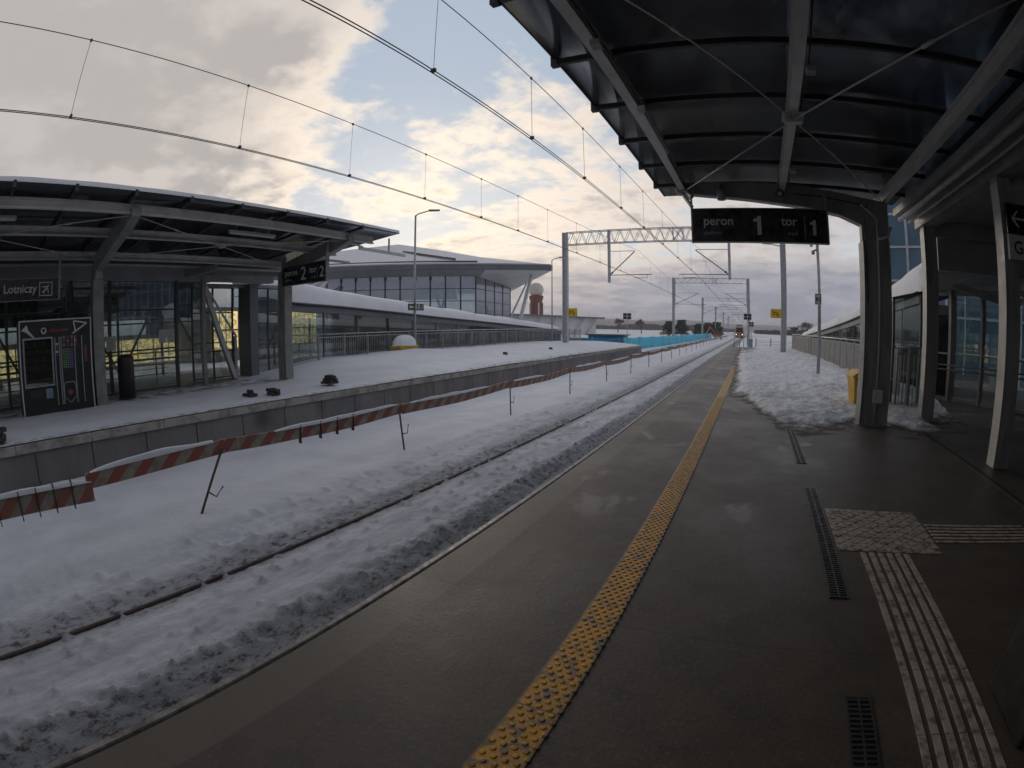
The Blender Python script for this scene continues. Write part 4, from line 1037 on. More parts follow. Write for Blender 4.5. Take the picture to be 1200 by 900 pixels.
# yellow bin by the near column
t = thing('grit_box', (2.7, 11.3, 0), 'yellow wheeled grit bin partly hidden behind the near column', 'grit box', 'yellow grit bins')
B().hexa([(2.42,10.95,.10),(3.15,10.95,.10),(3.15,11.6,.10),(2.42,11.6,.10),(2.36,10.85,.72),(3.22,10.85,.72),(3.22,11.7,.72),(2.36,11.7,.72)]).build('body', M['yellow'], t, bevel=.03)
b_ = B(); b_.box(2.32,3.26,10.80,11.75,.725,.765); b_.prism([(2.34,.766),(3.24,.766),(3.1,.86),(2.48,.86)], 'y', 10.84, 11.7); b_.build('lid', M['yellow'], t, bevel=.015)
B().box(2.60,2.98,10.865,10.90,.35,.60).build('recess', M['dark_steel'], t)

# ================================================================ STRIPED BARRIER BETWEEN THE TRACKS
ypos = [2.6+4.15*i for i in range(30)]
pin0 = None
for i, y in enumerate(ypos):
    if pin0 is None:
        pin0 = thing('steel_pin', (-5.70, y, -.62), 'x', 'post', 'steel pins of the striped barrier')
        B().tube([(-5.70,y,-.75),(-5.72,y,.26)], .017, 6).build('rod', M['wood_pin'], pin0)
        B().tube([(-5.70,y+.02,-.30),(-5.70,y+.14,-.32),(-5.70,y+.19,-.16)], .011, 5).build('hook', M['wood_pin'], pin0)
        p = pin0
    else: p = copy_tree(pin0)
    p.location = (-5.70 + .02*random.uniform(-1,1), y, -.62)
    if i: p['label'] = '%s slim steel pin of the striped barrier counted from the camera' % nth(i)
    else: p['label'] = 'nearest slim steel pin of the striped barrier, leaning with its foot towards the camera'
    p.rotation_euler = (R(-30 if i == 0 else (5 if i == 1 else random.uniform(-4,4))), R(random.uniform(-3,3)), 0)
pin_top = []
segs = []
segs.append((-.9, 1.22, .18, .12, 1)); segs.append((1.15, 3.1, .22, .27, 0)); y = 3.1
edges = [3.05] + ypos[1:]
for i, (a, b) in enumerate(zip(edges, edges[1:])): segs.append((a, b, .25+random.uniform(-.03,.04), .25+random.uniform(-.03,.03), 1))
for i, (a, b, za, zb, faded) in enumerate(segs):
    hgt = .175 if i else .22
    n = 14; bb = B(); fr_, bk = [], []
    zc = lambda f: za+(zb-za)*f-.05*math.sin(math.pi*f)*(b > 4)
    seed = i*3.7
    for k in range(n):
        f0, f1 = k/n, (k+1)/n; y0, y1 = a+(b-a)*f0, a+(b-a)*f1
        w0 = .012*mnoise.noise(Vector((y0, seed, 0))); w1 = .012*mnoise.noise(Vector((y1, seed, 0)))
        x = -5.745+.012*(i % 2)
        bb.hexa([(x-.012,y0,zc(f0)-hgt+w0),(x+.012,y0,zc(f0)-hgt+w0),(x+.012,y1,zc(f1)-hgt+w1),(x-.012,y1,zc(f1)-hgt+w1),(x-.012,y0,zc(f0)+w0),(x+.012,y0,zc(f0)+w0),(x+.012,y1,zc(f1)+w1),(x-.012,y1,zc(f1)+w1)])
    nm = thing('barrier_board', (-5.745, a, 0), 'x', 'barrier board', 'striped boards hung between the steel pins')
    lab = {0: 'brownish short striped board at the left end with dark straps', 1: 'bright red and white striped board next to the nearest steel pin'}.get(i, '%s red and white striped board of the barrier counted from the left' % nth(i))
    nm['label'] = lab
    bb.build('board', M['stripes_faded'] if faded and i not in (2,) else M['stripes'], nm)
    if i == 0 or i == 2:
        b_ = B()
        for yy in ((.0,.28,.50,.72,.95) if i == 0 else (4.4,4.8,5.15,5.5)):
            b_.box(-5.775, -5.715, yy, yy+.012, -.13 if i == 0 else -.02, .19 if i == 0 else .25)
        b_.build('strap', M['dark_steel'], nm)
    # snow lying on the board
    b_ = B(); rr = random.Random(i); gaps = [(0,1)] if i in (0,) else [(rr.uniform(0,.25), rr.uniform(.45,1.0))]
    for g0, g1 in gaps:
        rows = []
        for k in range(18):
            f = g0+(g1-g0)*k/17; y = a+(b-a)*f; e = math.sqrt(max(0, math.sin(math.pi*k/17))); h_ = (.045+.05*abs(mnoise.noise(Vector((y*1.5, seed, 4)))))*e
            if abs(y-3.1) < .5: h_ += .045*math.exp(-((y-3.1)/.22)**2)
            rows.append([(-5.745-.03, y, zc(f)-.004), (-5.745-.022, y, zc(f)+h_*.8), (-5.745, y, zc(f)+h_), (-5.745+.022, y, zc(f)+h_*.8), (-5.745+.03, y, zc(f)-.004)])
        b_.grid(rows)
    b_.build('snow_cap', M['snow'], nm)

# ================================================================ CATENARY
def gantry(y, xl, xr, ztop, label, drops, zb=-.6, detail=1, plates=False, zbr=.3):
    t = thing('catenary_gantry', (xl, y, 0), label, 'gantry', 'overhead line gantries')
    for x, z0 in ((xl, zb), (xr, zbr)):
        b_ = B(); w = .20
        b_.box(x-.20, x-.14, y-.14, y+.14, z0, ztop); b_.box(x+.14, x+.20, y-.14, y+.14, z0, ztop); b_.box(x-.139, x+.139, y-.02, y+.02, z0, ztop)
        k = z0+.4
        while k < ztop-.4 and detail: b_.box(x-.139, x+.139, y-.13, y-.10, k, k+.10); b_.box(x-.139, x+.139, y+.10, y+.13, k, k+.10); k += .75
        b_.build('mast', M['mast'], t)
    h = .92 if detail else .75; z1 = ztop-.05; z0 = z1-h; n = int((xr-xl-.4)/(.72 if detail else 1.0)); r = .03
    b_ = B()
    for yy in (y-.22, y+.22):
        for z in (z0, z1): b_.bar((xl+.2, yy, z), (xr-.2, yy, z), .055, .055)
        for i in range(n):
            a = xl+.2+(xr-xl-.4)*i/n; b = xl+.2+(xr-xl-.4)*(i+1)/n; mid = (a+b)/2
            b_.bar((a, yy, z0), (mid, yy, z1), r); b_.bar((mid, yy, z1), (b, yy, z0), r)
    cxm = (xl+xr)/2+.6
    b_.bar((cxm-.35, y-.225, z0), (cxm-.35, y-.225, z1), .07); b_.bar((cxm+.35, y-.225, z0), (cxm+.35, y-.225, z1), .07); b_.bar((cxm-.35,y-.23,z0),(cxm+.35,y-.23,z1),.05); b_.bar((cxm-.35,y-.23,z1),(cxm+.35,y-.23,z0),.05)
    b_.build('truss', M['mast'], t)
    for (xd, zd, xc, sg) in drops:      # drop post, contact x
        dp = B().box(xd-.09, xd+.09, y-.09, y+.09, zd, ztop).build('drop_post', M['mast'], t)
        b_ = B(); xm = xc
        b_.tube([(xd, y, 5.25), (xm, y, 6.95)], .035, 6); b_.tube([(xd, y, 7.0), (xm, y, 6.98)], .022, 6)
        b_.build('cantilever', M['dark_steel'], t)
        b_ = B(); b_.tube([(xd, y, 5.28), (xm+sg*1.2, y, 5.30)], .028, 6); b_.tube([(xm+sg*.9, y, 5.28), (xm+sg*.9, y, 5.05), (xm, y, 5.06)], .02, 6); b_.build('registration_arm', M['dark_steel'], t)
        b_ = B(); 
        for q in (.35, .5): b_.tube([Vector((xd, y, 5.25)).lerp(Vector((xm, y, 6.95)), .06+q*.1), Vector((xd, y, 5.25)).lerp(Vector((xm, y, 6.95)), .09+q*.1)], .07, 8)
        b_.build('insulator', M['tower_red'] if False else M['dark_steel'], t)
    return t
g = gantry(34, -13.28, 2.28, 8.58, 'nearest lattice overhead line gantry with yellow plates on both masts', ((-9.93, 4.75, -8.05, 1), (-1.42, 4.95, -3.75, -1)), zb=.2, zbr=.15)
gy = [34, 76, 122, 168, 214, 262]
for i, y in enumerate(gy[1:]):
    gantry(y, -11.9, -.35, 9.3-.1*i, '%s overhead line gantry down the line, counted from the nearest' % nth(i+1), ((-11.7, 5.0, -8.05, 1), (-.55, 5.0, -3.75, -1)), detail=0, zbr=-.6)
def yplate(x0, x1, z0, z1, y, label):
    t = thing('warning_plate', (x0, y, z0), label, 'sign', 'yellow plates on the gantry masts')
    B().box(x0, x1, y-.02, y+.02, z0, z1).build('plate', M['yellow_sign'], t)
    b_ = B(); cx_, cz = (x0+x1)/2, (z0+z1)/2
    b_.box(cx_-.22, cx_-.17, y-.024, y-.0205, cz-.16, cz+.18); b_.box(cx_-.16, cx_+.12, y-.024, y-.0205, cz+.05, cz+.11); b_.box(cx_-.16, cx_+.20, y-.024, y-.0205, cz-.08, cz-.03); b_.box(cx_+.08, cx_+.14, y-.024, y-.0205, cz-.20, cz+.03)
    b_.build('mark', M['tower_red'], t)
yplate(-13.07, -12.32, 2.35, 2.93, 33.86, 'yellow plate on the left mast of the nearest gantry')
yplate(1.36, 2.12, 2.48, 3.08, 33.86, 'yellow plate on the right mast of the nearest gantry')
# lines
def mess_z(y):
    s = [-12]+gy
    for a, b in zip(s, s[1:]):
        if a <= y <= b: f = (y-a)/(b-a); return 6.98-.70*4*f*(1-f)
    return 6.98
def zig(y, xc):
    s = [-12]+gy
    for i, (a, b) in enumerate(zip(s, s[1:])):
        if a <= y <= b:
            f = (y-a)/(b-a); e = .16*(1 if i % 2 else -1); return xc+e*(1-2*f)*1.0
    return xc
for xc, lab in ((-3.6, 'overhead contact line above the cleared track by the near platform'), (-7.9, 'overhead contact line above the snowed in track by the far platform')):
    t = thing('overhead_line', (xc, 0, 5), lab, 'overhead line', 'overhead lines')
    Y = np.concatenate([np.arange(-12, 60, 1.0), np.arange(60, 263, 4)])
    for dx_ in (-.028, .028): B().tube([(zig(y, xc)+dx_, y, 5.0) for y in Y], .0085, 5).build('contact_wire', M['wire'], t)
    B().tube([(zig(y, xc), y, mess_z(y)) for y in Y], .0085, 5).build('messenger_wire', M['wire'], t)
    b_ = B(); s = [-12]+gy; k = 0
    first = [1.25, 4.6, 7.5, 10.25, 13.1, 15.6, 18.2, 21.5, 25, 29] if xc < -5 else [-.8, 2.2, 4.8, 7.75, 10.5, 13.6, 16.5, 20, 24, 29]
    n_d = 0
    for y in first+[34+4.2*i for i in range(1, 52)]:
        x = zig(y, xc); b_ = B(); b_.tube([(x, y, 5.0), (x, y, mess_z(y))], .0045, 4)
        b_.box(x-.035, x+.035, y-.02, y+.02, 4.995, 5.05); b_.box(x-.015, x+.015, y-.02, y+.02, mess_z(y)-.03, mess_z(y)+.02)
        b_.build('dropper', M['wire'], t)

# ================================================================ LAMPS, POLES, SMALL SIGNS
def street_lamp(x, y, z0, z1, armx, army, label, r=.075, head=.75, own=True):
    t = thing('street_lamp', (x, y, z0), label, 'street lamp', 'street lamps')
    if own: B().tube([(x, y, z0-.4), (x, y, z1)], r, 12, r*.6).build('pole', M['galv'], t)
    a = Vector((armx, army, 0)); L = a.length; u = a.normalized()
    B().tube([(x, y, z1-.03), (x+u.x*.12, y+u.y*.12, z1+.06), (x+a.x, y+a.y, z1+.22)], .032, 8).build('arm', M['galv'], t)
    p = Vector((x, y, z1+.22))+a; q = Vector((-u.y, u.x, 0))*.14
    b_ = B(); e = p+u*head
    b_.hexa([p-q*.5+Vector((0,0,-.04)), p+q*.5+Vector((0,0,-.04)), e+q*.7+Vector((0,0,-.02)), e-q*.7+Vector((0,0,-.02)), p-q*.4+Vector((0,0,.07)), p+q*.4+Vector((0,0,.07)), e+q*.5+Vector((0,0,.05)), e-q*.5+Vector((0,0,.05))])
    b_.build('lamp_head', M['paint'], t, bevel=.02)
    return t
street_lamp(-15.2, 19.0, .45, 7.15, .55, .35, 'tall street lamp with green exit plate behind the far platform grit box', head=.55)
street_lamp(-14.9, 35.3, .3, 6.75, .5, .3, 'street lamp just left of the nearest gantry mast', r=.06, head=.6)
street_lamp(2.28, 34.15, 7.2, 7.2, -.8, -.05, 'lamp arm fixed to the right gantry mast below the platform one sign', own=False, head=.6)
t = thing('exit_plate', (-15.1, 19.0, 2.5), 'dark exit plate with white arrow on the street lamp pole', 'sign')
B().box(-15.10, -15.07, 18.35, 19.55, 2.42, 2.74).build('plate', pm('dark_green_plate', (.03,.07,.05)), t)
b_ = B(); X0, X1_ = -15.069, -15.066
b_.prism([(18.42,2.58),(18.55,2.68),(18.55,2.62),(18.75,2.62),(18.75,2.54),(18.55,2.54),(18.55,2.48)], 'x', X0, X1_)
for yy in (18.9, 19.12): b_.box(X0, X1_, yy, yy+.05, 2.46, 2.64); b_.box(X0, X1_, yy+.09, yy+.13, 2.50, 2.64); b_.box(X0, X1_, yy, yy+.13, 2.66, 2.70)
b_.bar((-15.067,19.35,2.46),(-15.067,19.48,2.70),.03,.004,(1,0,0)); b_.build('pictogram', M['white_sign'], t)
# camera pole at the snow heap
t = thing('camera_pole', (2.3, 16.3, 0), 'slim grey pole with camera standing in the snow heap', 'pole')
B().tube([(2.30,16.3,-.0),(2.26,16.3,4.75)], .058, 12, .050).build('pole', M['galv'], t)
b_ = B(); b_.box(2.00,2.10,16.2,16.3,4.32,4.72); b_.build('antenna', M['white_sign'], t, bevel=.01)
b_ = B(); b_.tube([(2.1,16.25,4.5),(2.25,16.3,4.5)], .02, 6); b_.tube([(2.12,16.25,4.18),(2.25,16.3,4.25)], .03, 8); b_.lathe((2.10,16.22,4.08), [(.02,-.02),(.06,.02),(.06,.10),(.02,.12)], 12); b_.build('camera', M['paint'], t)
t = thing('number_plate', (2.2, 16.2, 2.5), 'small white numbered plate on the camera pole', 'sign')
B().box(2.12, 2.34, 16.20, 16.225, 2.50, 2.84).build('plate', M['white_sign'], t)
b_ = B(); b_.box(2.14,2.32,16.195,16.1985,2.52,2.535); b_.box(2.14,2.32,16.195,16.1985,2.805,2.82); b_.box(2.14,2.155,16.195,16.1985,2.536,2.804); b_.box(2.305,2.32,16.195,16.1985,2.536,2.804); b_.build('border', M['dark_steel'], t)
text('82', 'numerals', .17, (2.155, 16.196, 2.60), ROT_S, M['dark_steel'], t, .003)
# black signal boards with white cross
def wboard(x, y, z0, z1, zb, label, s=.62):
    t = thing('stop_board', (x, y, zb), label, 'sign', 'black stop boards with white cross')
    B().tube([(x, y, zb), (x, y, z0+.1)], .035, 8).build('post', M['galv'], t)
    B().box(x-s/2*1.25, x+s/2*1.25, y-.05, y-.03, z0, z1).build('board', M['black'], t)
    b_ = B(); cz = (z0+z1)/2
    b_.box(x-s/2*1.2, x+s/2*1.2, y-.055, y-.051, cz-.03, cz+.03); b_.box(x-.03, x+.03, y-.0555, y-.0515, z0+.02, z1-.02); b_.build('cross', M['white_sign'], t)
wboard(-11.42, 45.0, 2.35, 2.90, -.7, 'black cross board on a thin post beyond the far platform')
wboard(-.30, 50.0, 2.65, 3.20, -.6, 'black cross board on a post at the end of the near platform')
wboard(.10, 51.0, 2.0, 2.45, -.6, 'smaller dark board on the second post at the end of the near platform', .35)
# end-of-platform gate rails
t = thing('platform_end_gate', (-.9, 47.8, 0), 'grey tubular rails closing the end of the near platform', 'railing')
for x in (-1.55, -1.05, -.62): B().tube([(x, 47.8, 0), (x, 47.8, 1.1)], .035, 8).build('post', M['galv'], t)
B().tube([(-1.55, 47.8, 1.1), (-.62, 47.8, 1.1)], .03, 8).build('rail', M['galv'], t)
t = thing('relay_cabinet', (-.05, 50.6, -.6), 'pale blue grey cabinet at the foot of the stop board post', 'cabinet')
B().box(-.2, .25, 50.4, 50.8, -.6, .75).build('body', pm('pale_blue_cabinet', (.35,.44,.50)), t, bevel=.02)
B().box(-.24, .29, 50.36, 50.84, .752, .80).build('lid', M['paint_light'], t)
# wire mesh fence across, right of the track end
t = thing('field_fence', (.5, 52, 0), 'low fence of posts and panels crossing the field right of the track end', 'fence')
for i in range(12): B().box(.6+i*1.6-.05, .6+i*1.6+.05, 51.95+i*.8, 52.05+i*.8, -.7, .85).build('post', M['paint'], t)
b_ = B()
for k in range(7): b_.bar((.6, 52, -.35+k*.16), (18.2, 60.8, -.35+k*.16), .02, .03)
b_.build('fence_panel', M['paint'], t)

# blue fabric barrier beyond platform two
def fabric(pts, label, mat, h, posts=2.6):
    t = thing('fabric_barrier', (*pts[0], -.6), label, 'barrier', 'blue fabric barriers beyond the far platform')
    P_ = [Vector((*p, 0)) for p in pts]; rows = []; 
    L = [0]
    for a, b in zip(P_, P_[1:]): L.append(L[-1]+(b-a).length)
    n = int(L[-1]/.5)
    def at(s):
        for i in range(len(P_)-1):
            if s <= L[i+1]+1e-6: return P_[i].lerp(P_[i+1], (s-L[i])/(L[i+1]-L[i]))
        return P_[-1]
    for i in range(n+1):
        s = L[-1]*i/n; p = at(s); top = h-.06*abs(math.sin(math.pi*s/posts))+.06*mnoise.noise(Vector((s*.4,1,0)))
        rows.append([(p.x+.09*mnoise.noise(Vector((s*1.1,z*1.5,3))), p.y, -.62+z*(top+.62)) for z in (0,.2,.4,.6,.8,1)])
    b_ = B(); b_.grid(rows); b_.build('fabric', mat, t, thick=.01)
    s = 0
    while s <= L[-1]:
        p = at(s); B().tube([(p.x+.04, p.y, -.7), (p.x+.04, p.y, h+.08)], .025, 6).build('post', M['galv'], t); s += posts
fabric([(-17.6, 45.2), (-14.8, 45.4), (-12.0, 45.7)], 'deep blue fabric screen across the end of the far platform', M['blue_deep'], .55)
fabric([(-12.0, 45.8), (-11.0, 60), (-10.6, 90), (-10.2, 130)], 'long cyan fabric screen running along the line beyond the far platform', M['blue'], .62, 5.2)
t = thing('platform_end_cabin', (-13.5, 47, -.6), 'low dark roofed shed half hidden behind the blue screen', 'shed')
B().box(-15.8, -12.2, 46.6, 48.4, -.62, .78).build('wall', M['blue_deep'], t); B().box(-16.0, -12.0, 46.4, 48.6, .782, .90).build('roof', M['fascia'], t)

# ================================================================ VEHICLES
t = thing('train', (-3.6, 160, -.7), 'pale train with snow swirling, coming far down the cleared track', 'train')
pr = [(-1.42,.35),(1.42,.35),(1.46,1.0),(1.44,2.6),(1.25,3.45),(.8,3.85),(-.8,3.85),(-1.25,3.45),(-1.44,2.6),(-1.46,1.0)]
b_ = B(); b_.prism([(-3.6+a, -.75+z) for a, z in pr], 'y', 160.6, 222); b_.build('body', pm('train_cream', (.55,.45,.38), (.48,.38,.32), .5, .45), t)
b_ = B(); b_.hexa([(-5.0,160.59,-.45),(-2.2,160.59,-.45),(-2.2,160.59,.6),(-5.0,160.59,.6),(-4.9,159.7,-.4),(-2.3,159.7,-.4),(-2.3,159.9,.55),(-4.9,159.9,.55)]); b_.build('nose', pm('train_red', (.35,.14,.10)), t)
B().prism([(-4.75,.95),(-2.45,.95),(-2.6,2.35),(-4.6,2.35)], 'y', 160.45, 160.59).build('windscreen', M['black'], t)
B().box(-4.6, -2.6, 160.5, 161.5, 3.11, 3.35).build('roof_fairing', M['dark_steel'], t)
for x in (-4.6, -2.6): B().tube([(x,159.70,.28),(x,159.62,.28)], .11, 10).build('headlight', M['lamp_on'], t)
for x in (-5.04,): B().box(x-.02, x+.0, 162, 221, 1.1, 2.1).build('side_window', M['black'], t)
t = thing('track_machine', (-7.9, 118, -.6), 'small green and orange works vehicle standing on the far track', 'work vehicle')
B().box(-9.0, -6.8, 118, 121, -.1, .45).build('chassis', M['orange'], t)
B().box(-7.9, -6.7, 118.2, 120, .452, 2.25).build('cab', M['green'], t, bevel=.05)
B().box(-7.8, -6.8, 118.17, 118.198, 1.3, 2.0).build('window', M['black'], t)
b_ = B(); b_.bar((-8.2,118.5,.5),(-9.6,117.5,2.1),.22); b_.bar((-9.6,117.5,2.1),(-10.4,117,.6),.18); b_.build('boom', M['orange'], t)
for x in (-8.6, -7.2):
    B().tube([(x,118.4,-.3),(x+.25,118.4,-.3)], .34, 16).build('wheel', M['dark_steel'], t); B().tube([(x,120.5,-.3),(x+.25,120.5,-.3)], .34, 16).build('wheel', M['dark_steel'], t)

# ================================================================ TERMINAL AND OTHER BUILDINGS
def pol(az, d, z=0): return Vector((math.sin(R(az))*d, math.cos(R(az))*d, z))
def at_el(az, el, d): return pol(az, d, 1.6+d*math.tan(R(el)))
t = thing('airport_terminal', pol(-35, 74, -1), 'large airport terminal with snow covered wedge roof and tall glass front', 'building')
tn = pol(-35, 1); tdir = Vector((math.cos(R(-35)), -math.sin(R(-35)), 0))   # along the facade towards the tip
base = pol(-35, 71)
def F_(s, back, z): return base + tdir*s + tn*back + Vector((0,0,z))
sT = 71*math.tan(R(12.2)); sL = -34
zE = 10.6
# eave band and roof
b_ = B(); b_.hexa([F_(sL,0,zE-.70), F_(sT,0,zE-.75), F_(sT,1.0,zE-.75), F_(sL,1.0,zE-.70), F_(sL,0,zE), F_(sT,0,zE), F_(sT,1,zE), F_(sL,1,zE)]); b_.build('eave', M['fascia'], t)
ridge = [F_(sL,26,15.9), F_(-9.5,26,19.0-1.2), F_(-2.5,24,16.4), F_(6,18,14.0), F_(sT-1.0,2.0,zE+.25)]
front = [F_(sL,.3,zE+.05), F_(-9.5,.3,zE+.05), F_(-2.5,.3,zE+.05), F_(6,.3,zE+.05), F_(sT-.2,.3,zE+.05)]
b_ = B(); b_.grid([[f.lerp(r, k/6) for k in range(7)] for f, r in zip(front, ridge)], False); b_.build('roof', M['snow_roof'], t, thick=.3)
b_ = B(); b_.bar(F_(-7.5,15,14.75), F_(1.2,4.0,11.85), .45, .35); b_.bar(F_(-30,1.6,zE+.55), F_(4.5,1.6,zE+.55), .08, .3); b_.build('roof_parapet', M['frame_dark'], t)
# soffit dropping back from the eave
b_ = B(); b_.face([F_(sL,.9,zE-.66), F_(5.6,.9,zE-.70), F_(5.0,4,zE-1.6), F_(sL,4,zE-1.6)]); b_.build('soffit', M['soffit'], t)
Ct = at_el(-27.7, 4.6, 88); 
b_ = B(); b_.face([F_(5.0,.9,zE-.70), F_(sT,.9,zE-.75), at_el(-27.7,4.0,92)]); b_.face([F_(5.0,.9,zE-.70), at_el(-27.7,4.0,92), F_(2,20,7.5), F_(1,4,zE-1.6)]); b_.build('soffit', M['soffit_white'], t)
# glass front
g0, g1 = -34, base.length*0+71*1.03*math.tan(R(3.4)); back = 3.2
ztop = lambda s: zE-1.45
gl = B(); gl.face([F_(g0,back,-1),F_(g1,back,-1),F_(g1,back,ztop(0)),F_(g0,back,ztop(0))]); gl.build('glass_front', M['terminal_glass'], t, thick=.03)
Gc = F_(g1,back,0); Cb = pol(-27.7, 88)
gl = B(); gl.face([(Gc.x,Gc.y,-1),(Cb.x,Cb.y,-1),(Ct.x,Ct.y,Ct.z),(Gc.x,Gc.y,ztop(0))]); gl.build('glass_front', M['terminal_glass'], t, thick=.03)
fr = B(); n = 17
for i in range(n+1):
    s = g0+(g1-g0)*i/n; fr.bar(F_(s,back-.05,-1), F_(s,back-.05,ztop(s)), .14, .22); fr.bar(F_(s,back-.12,ztop(s)-.55), F_(s,back-.12,ztop(s)-.02), .42, .10) if i < 15 else None
for k in range(1, 5): fr.bar(F_(g0,back-.05,ztop(0)-k*1.85), F_(g1,back-.05,ztop(0)-k*1.85), .08, .10)
fr.build('mullions', M['frame_dark'], t)
fr = B()
for i in range(5):
    f = i/4; p = Gc.lerp(Cb, f); zt = ztop(0)+(Ct.z-ztop(0))*f; fr.bar((p.x,p.y,-1),(p.x,p.y,zt),.16,.2)
for k in range(1, 5):
    z = ztop(0)-k*1.85; z2 = z; fr.bar((Gc.x,Gc.y,z),(Cb.x,Cb.y,z*1.0+k*-.0),.08,.1) if z < Ct.z else fr.bar((Gc.x,Gc.y,z),Gc.lerp(Cb,(ztop(0)-z)/(ztop(0)-Ct.z)+.0)+Vector((0,0,z)),.08,.1)
fr.build('mullions', M['frame_dark'], t)
# interior: floor, back wall, leaning inner columns
b_ = B(); b_.hexa([F_(g0,22,-1),F_(-9,22,-1),F_(-9,22.4,-1),F_(g0,22.4,-1),F_(g0,22,2.8),F_(-9,22,2.8),F_(-9,22.4,2.8),F_(g0,22.4,2.8)]); b_.build('rear_wall', M['interior_dark'], t)
b_ = B(); b_.face([F_(g0,4,zE-1.5),F_(1,4,zE-1.5),F_(2,20,6.6),F_(g0,20,6.6)]); b_.build('inner_ceiling', M['soffit'], t)
for s in (-26,-17,-8,-1):
    b_ = B(); b_.bar(F_(s-1.2,12,-1), F_(s+1.2,9,zE-2.6), .35, .35); b_.bar(F_(s+1.6,12,-1), F_(s-1,9,zE-2.6), .28, .28); b_.build('inner_strut', M['paint_light'], t)
for i in range(3):
    s = -30+i*11; b_ = B(); b_.bar(F_(s,back+.2,4), F_(s+9,back+.2,9), .12); b_.build('inner_strut', M['frame_dark'], t)
for (ea, eb) in (((-25.1,6.4,76.5),(-26.8,.2,72)), ((-25.8,5.0,80),(-28.1,.5,78))):
    b_ = B(); b_.bar(at_el(*ea), at_el(*eb)-Vector((0,0,.6)), .42 if ea[1] > 6 else .22); b_.build('outer_strut', M['white_paint'], t)
# long struts of the passage side
b_ = B(); b_.bar(at_el(-48.8,5.6,71), at_el(-52.3,1.2,69), .5); b_.bar(at_el(-48.9,5.6,71), at_el(-53,4.2,69), .25); b_.build('outer_strut', M['white_paint'], t)
# low flat roofed building
t = thing('low_terminal', pol(-22, 125, -1), 'low flat roofed airport building with white struts behind the nearest gantry mast', 'building')
a = at_el(-29.5, 1.55, 112); b = at_el(-16.8, 1.08, 150)
dn = Vector((-.35, .93, 0))*14
def slab(b_, a, b, z0, z1, over=0):
    d = (b-a).normalized()*over; b_.hexa([Vector((*(a-d).xy, a.z+z0)), Vector((*(b+d).xy, b.z+z0)), Vector((*(b+d).xy, b.z+z0))+dn, Vector((*(a-d).xy, a.z+z0))+dn, Vector((*(a-d).xy, a.z+z1)), Vector((*(b+d).xy, b.z+z1)), Vector((*(b+d).xy, b.z+z1))+dn, Vector((*(a-d).xy, a.z+z1))+dn]); return b_
slab(B(), a, b, -.42, 0).build('roof', M['fascia'], t)
ai = a+dn*.18; bi = b+dn*.18+ (a-b).normalized()*5
w_ = B(); w_.face([Vector((*ai.xy,-1)), Vector((*bi.xy,-1)), Vector((*bi.xy,bi.z-.43)), Vector((*ai.xy,ai.z-.43))]); w_.build('wall', M['soffit_white'], t, thick=.06)
w_ = B(); aj, bj = ai+dn*.6, bi+dn*.6; w_.face([Vector((*aj.xy,-1)), Vector((*bj.xy,-1)), Vector((*bj.xy,bj.z-.43)), Vector((*aj.xy,aj.z-.43))]); w_.build('rear_wall', M['soffit_white'], t, thick=.1)
for i in range(22):
    p = ai.lerp(bi, (i+.5)/22); q = ai.lerp(bi, (i+.5+.55*(.6+.4*math.sin(i*2.3)))/22); B().bar((p.x,p.y-.06,1.2),(q.x,q.y-.06,1.2),.03,1.3).build('window', M['terminal_glass'], t)
for i in range(7):
    p = a.lerp(b, (i+.6)/7.2); q = ai.lerp(bi, (i+.25)/7.2); B().bar((p.x,p.y,p.z-.43),(q.x,q.y-.4,-1),.28).build('strut', M['white_paint'], t)
# radar tower
tp = pol(-24.7, 170)
t = thing('radar_tower', (tp.x, tp.y, -1), 'dark red tower carrying a large cream radome ball', 'tower')
zc_ = 1.6+170*math.tan(R(4.2)); rB = 2.55
B().lathe((tp.x, tp.y, zc_), [(rB*math.sin(a_), -rB*math.cos(a_)) for a_ in np.linspace(.08, math.pi-.03, 22)], 32).build('radome', M['cream'], t)
b_ = B(); b_.lathe((tp.x, tp.y, 0), [(1.95,-1),(1.95,zc_-5.0),(2.1,zc_-3.6),(2.45,zc_-2.9),(2.45,zc_-2.0),(1.6,zc_-1.9)], 20, False); b_.build('tower_body', M['tower_red'], t)
for k in range(6):
    a_ = k*math.pi/3+.3; b_ = B(); b_.bar((tp.x+2.1*math.cos(a_), tp.y+2.1*math.sin(a_), -1), (tp.x+2.1*math.cos(a_), tp.y+2.1*math.sin(a_), zc_-4.4), .4); b_.build('pier', M['white_paint'] if k % 2 else M['tower_red'], t)
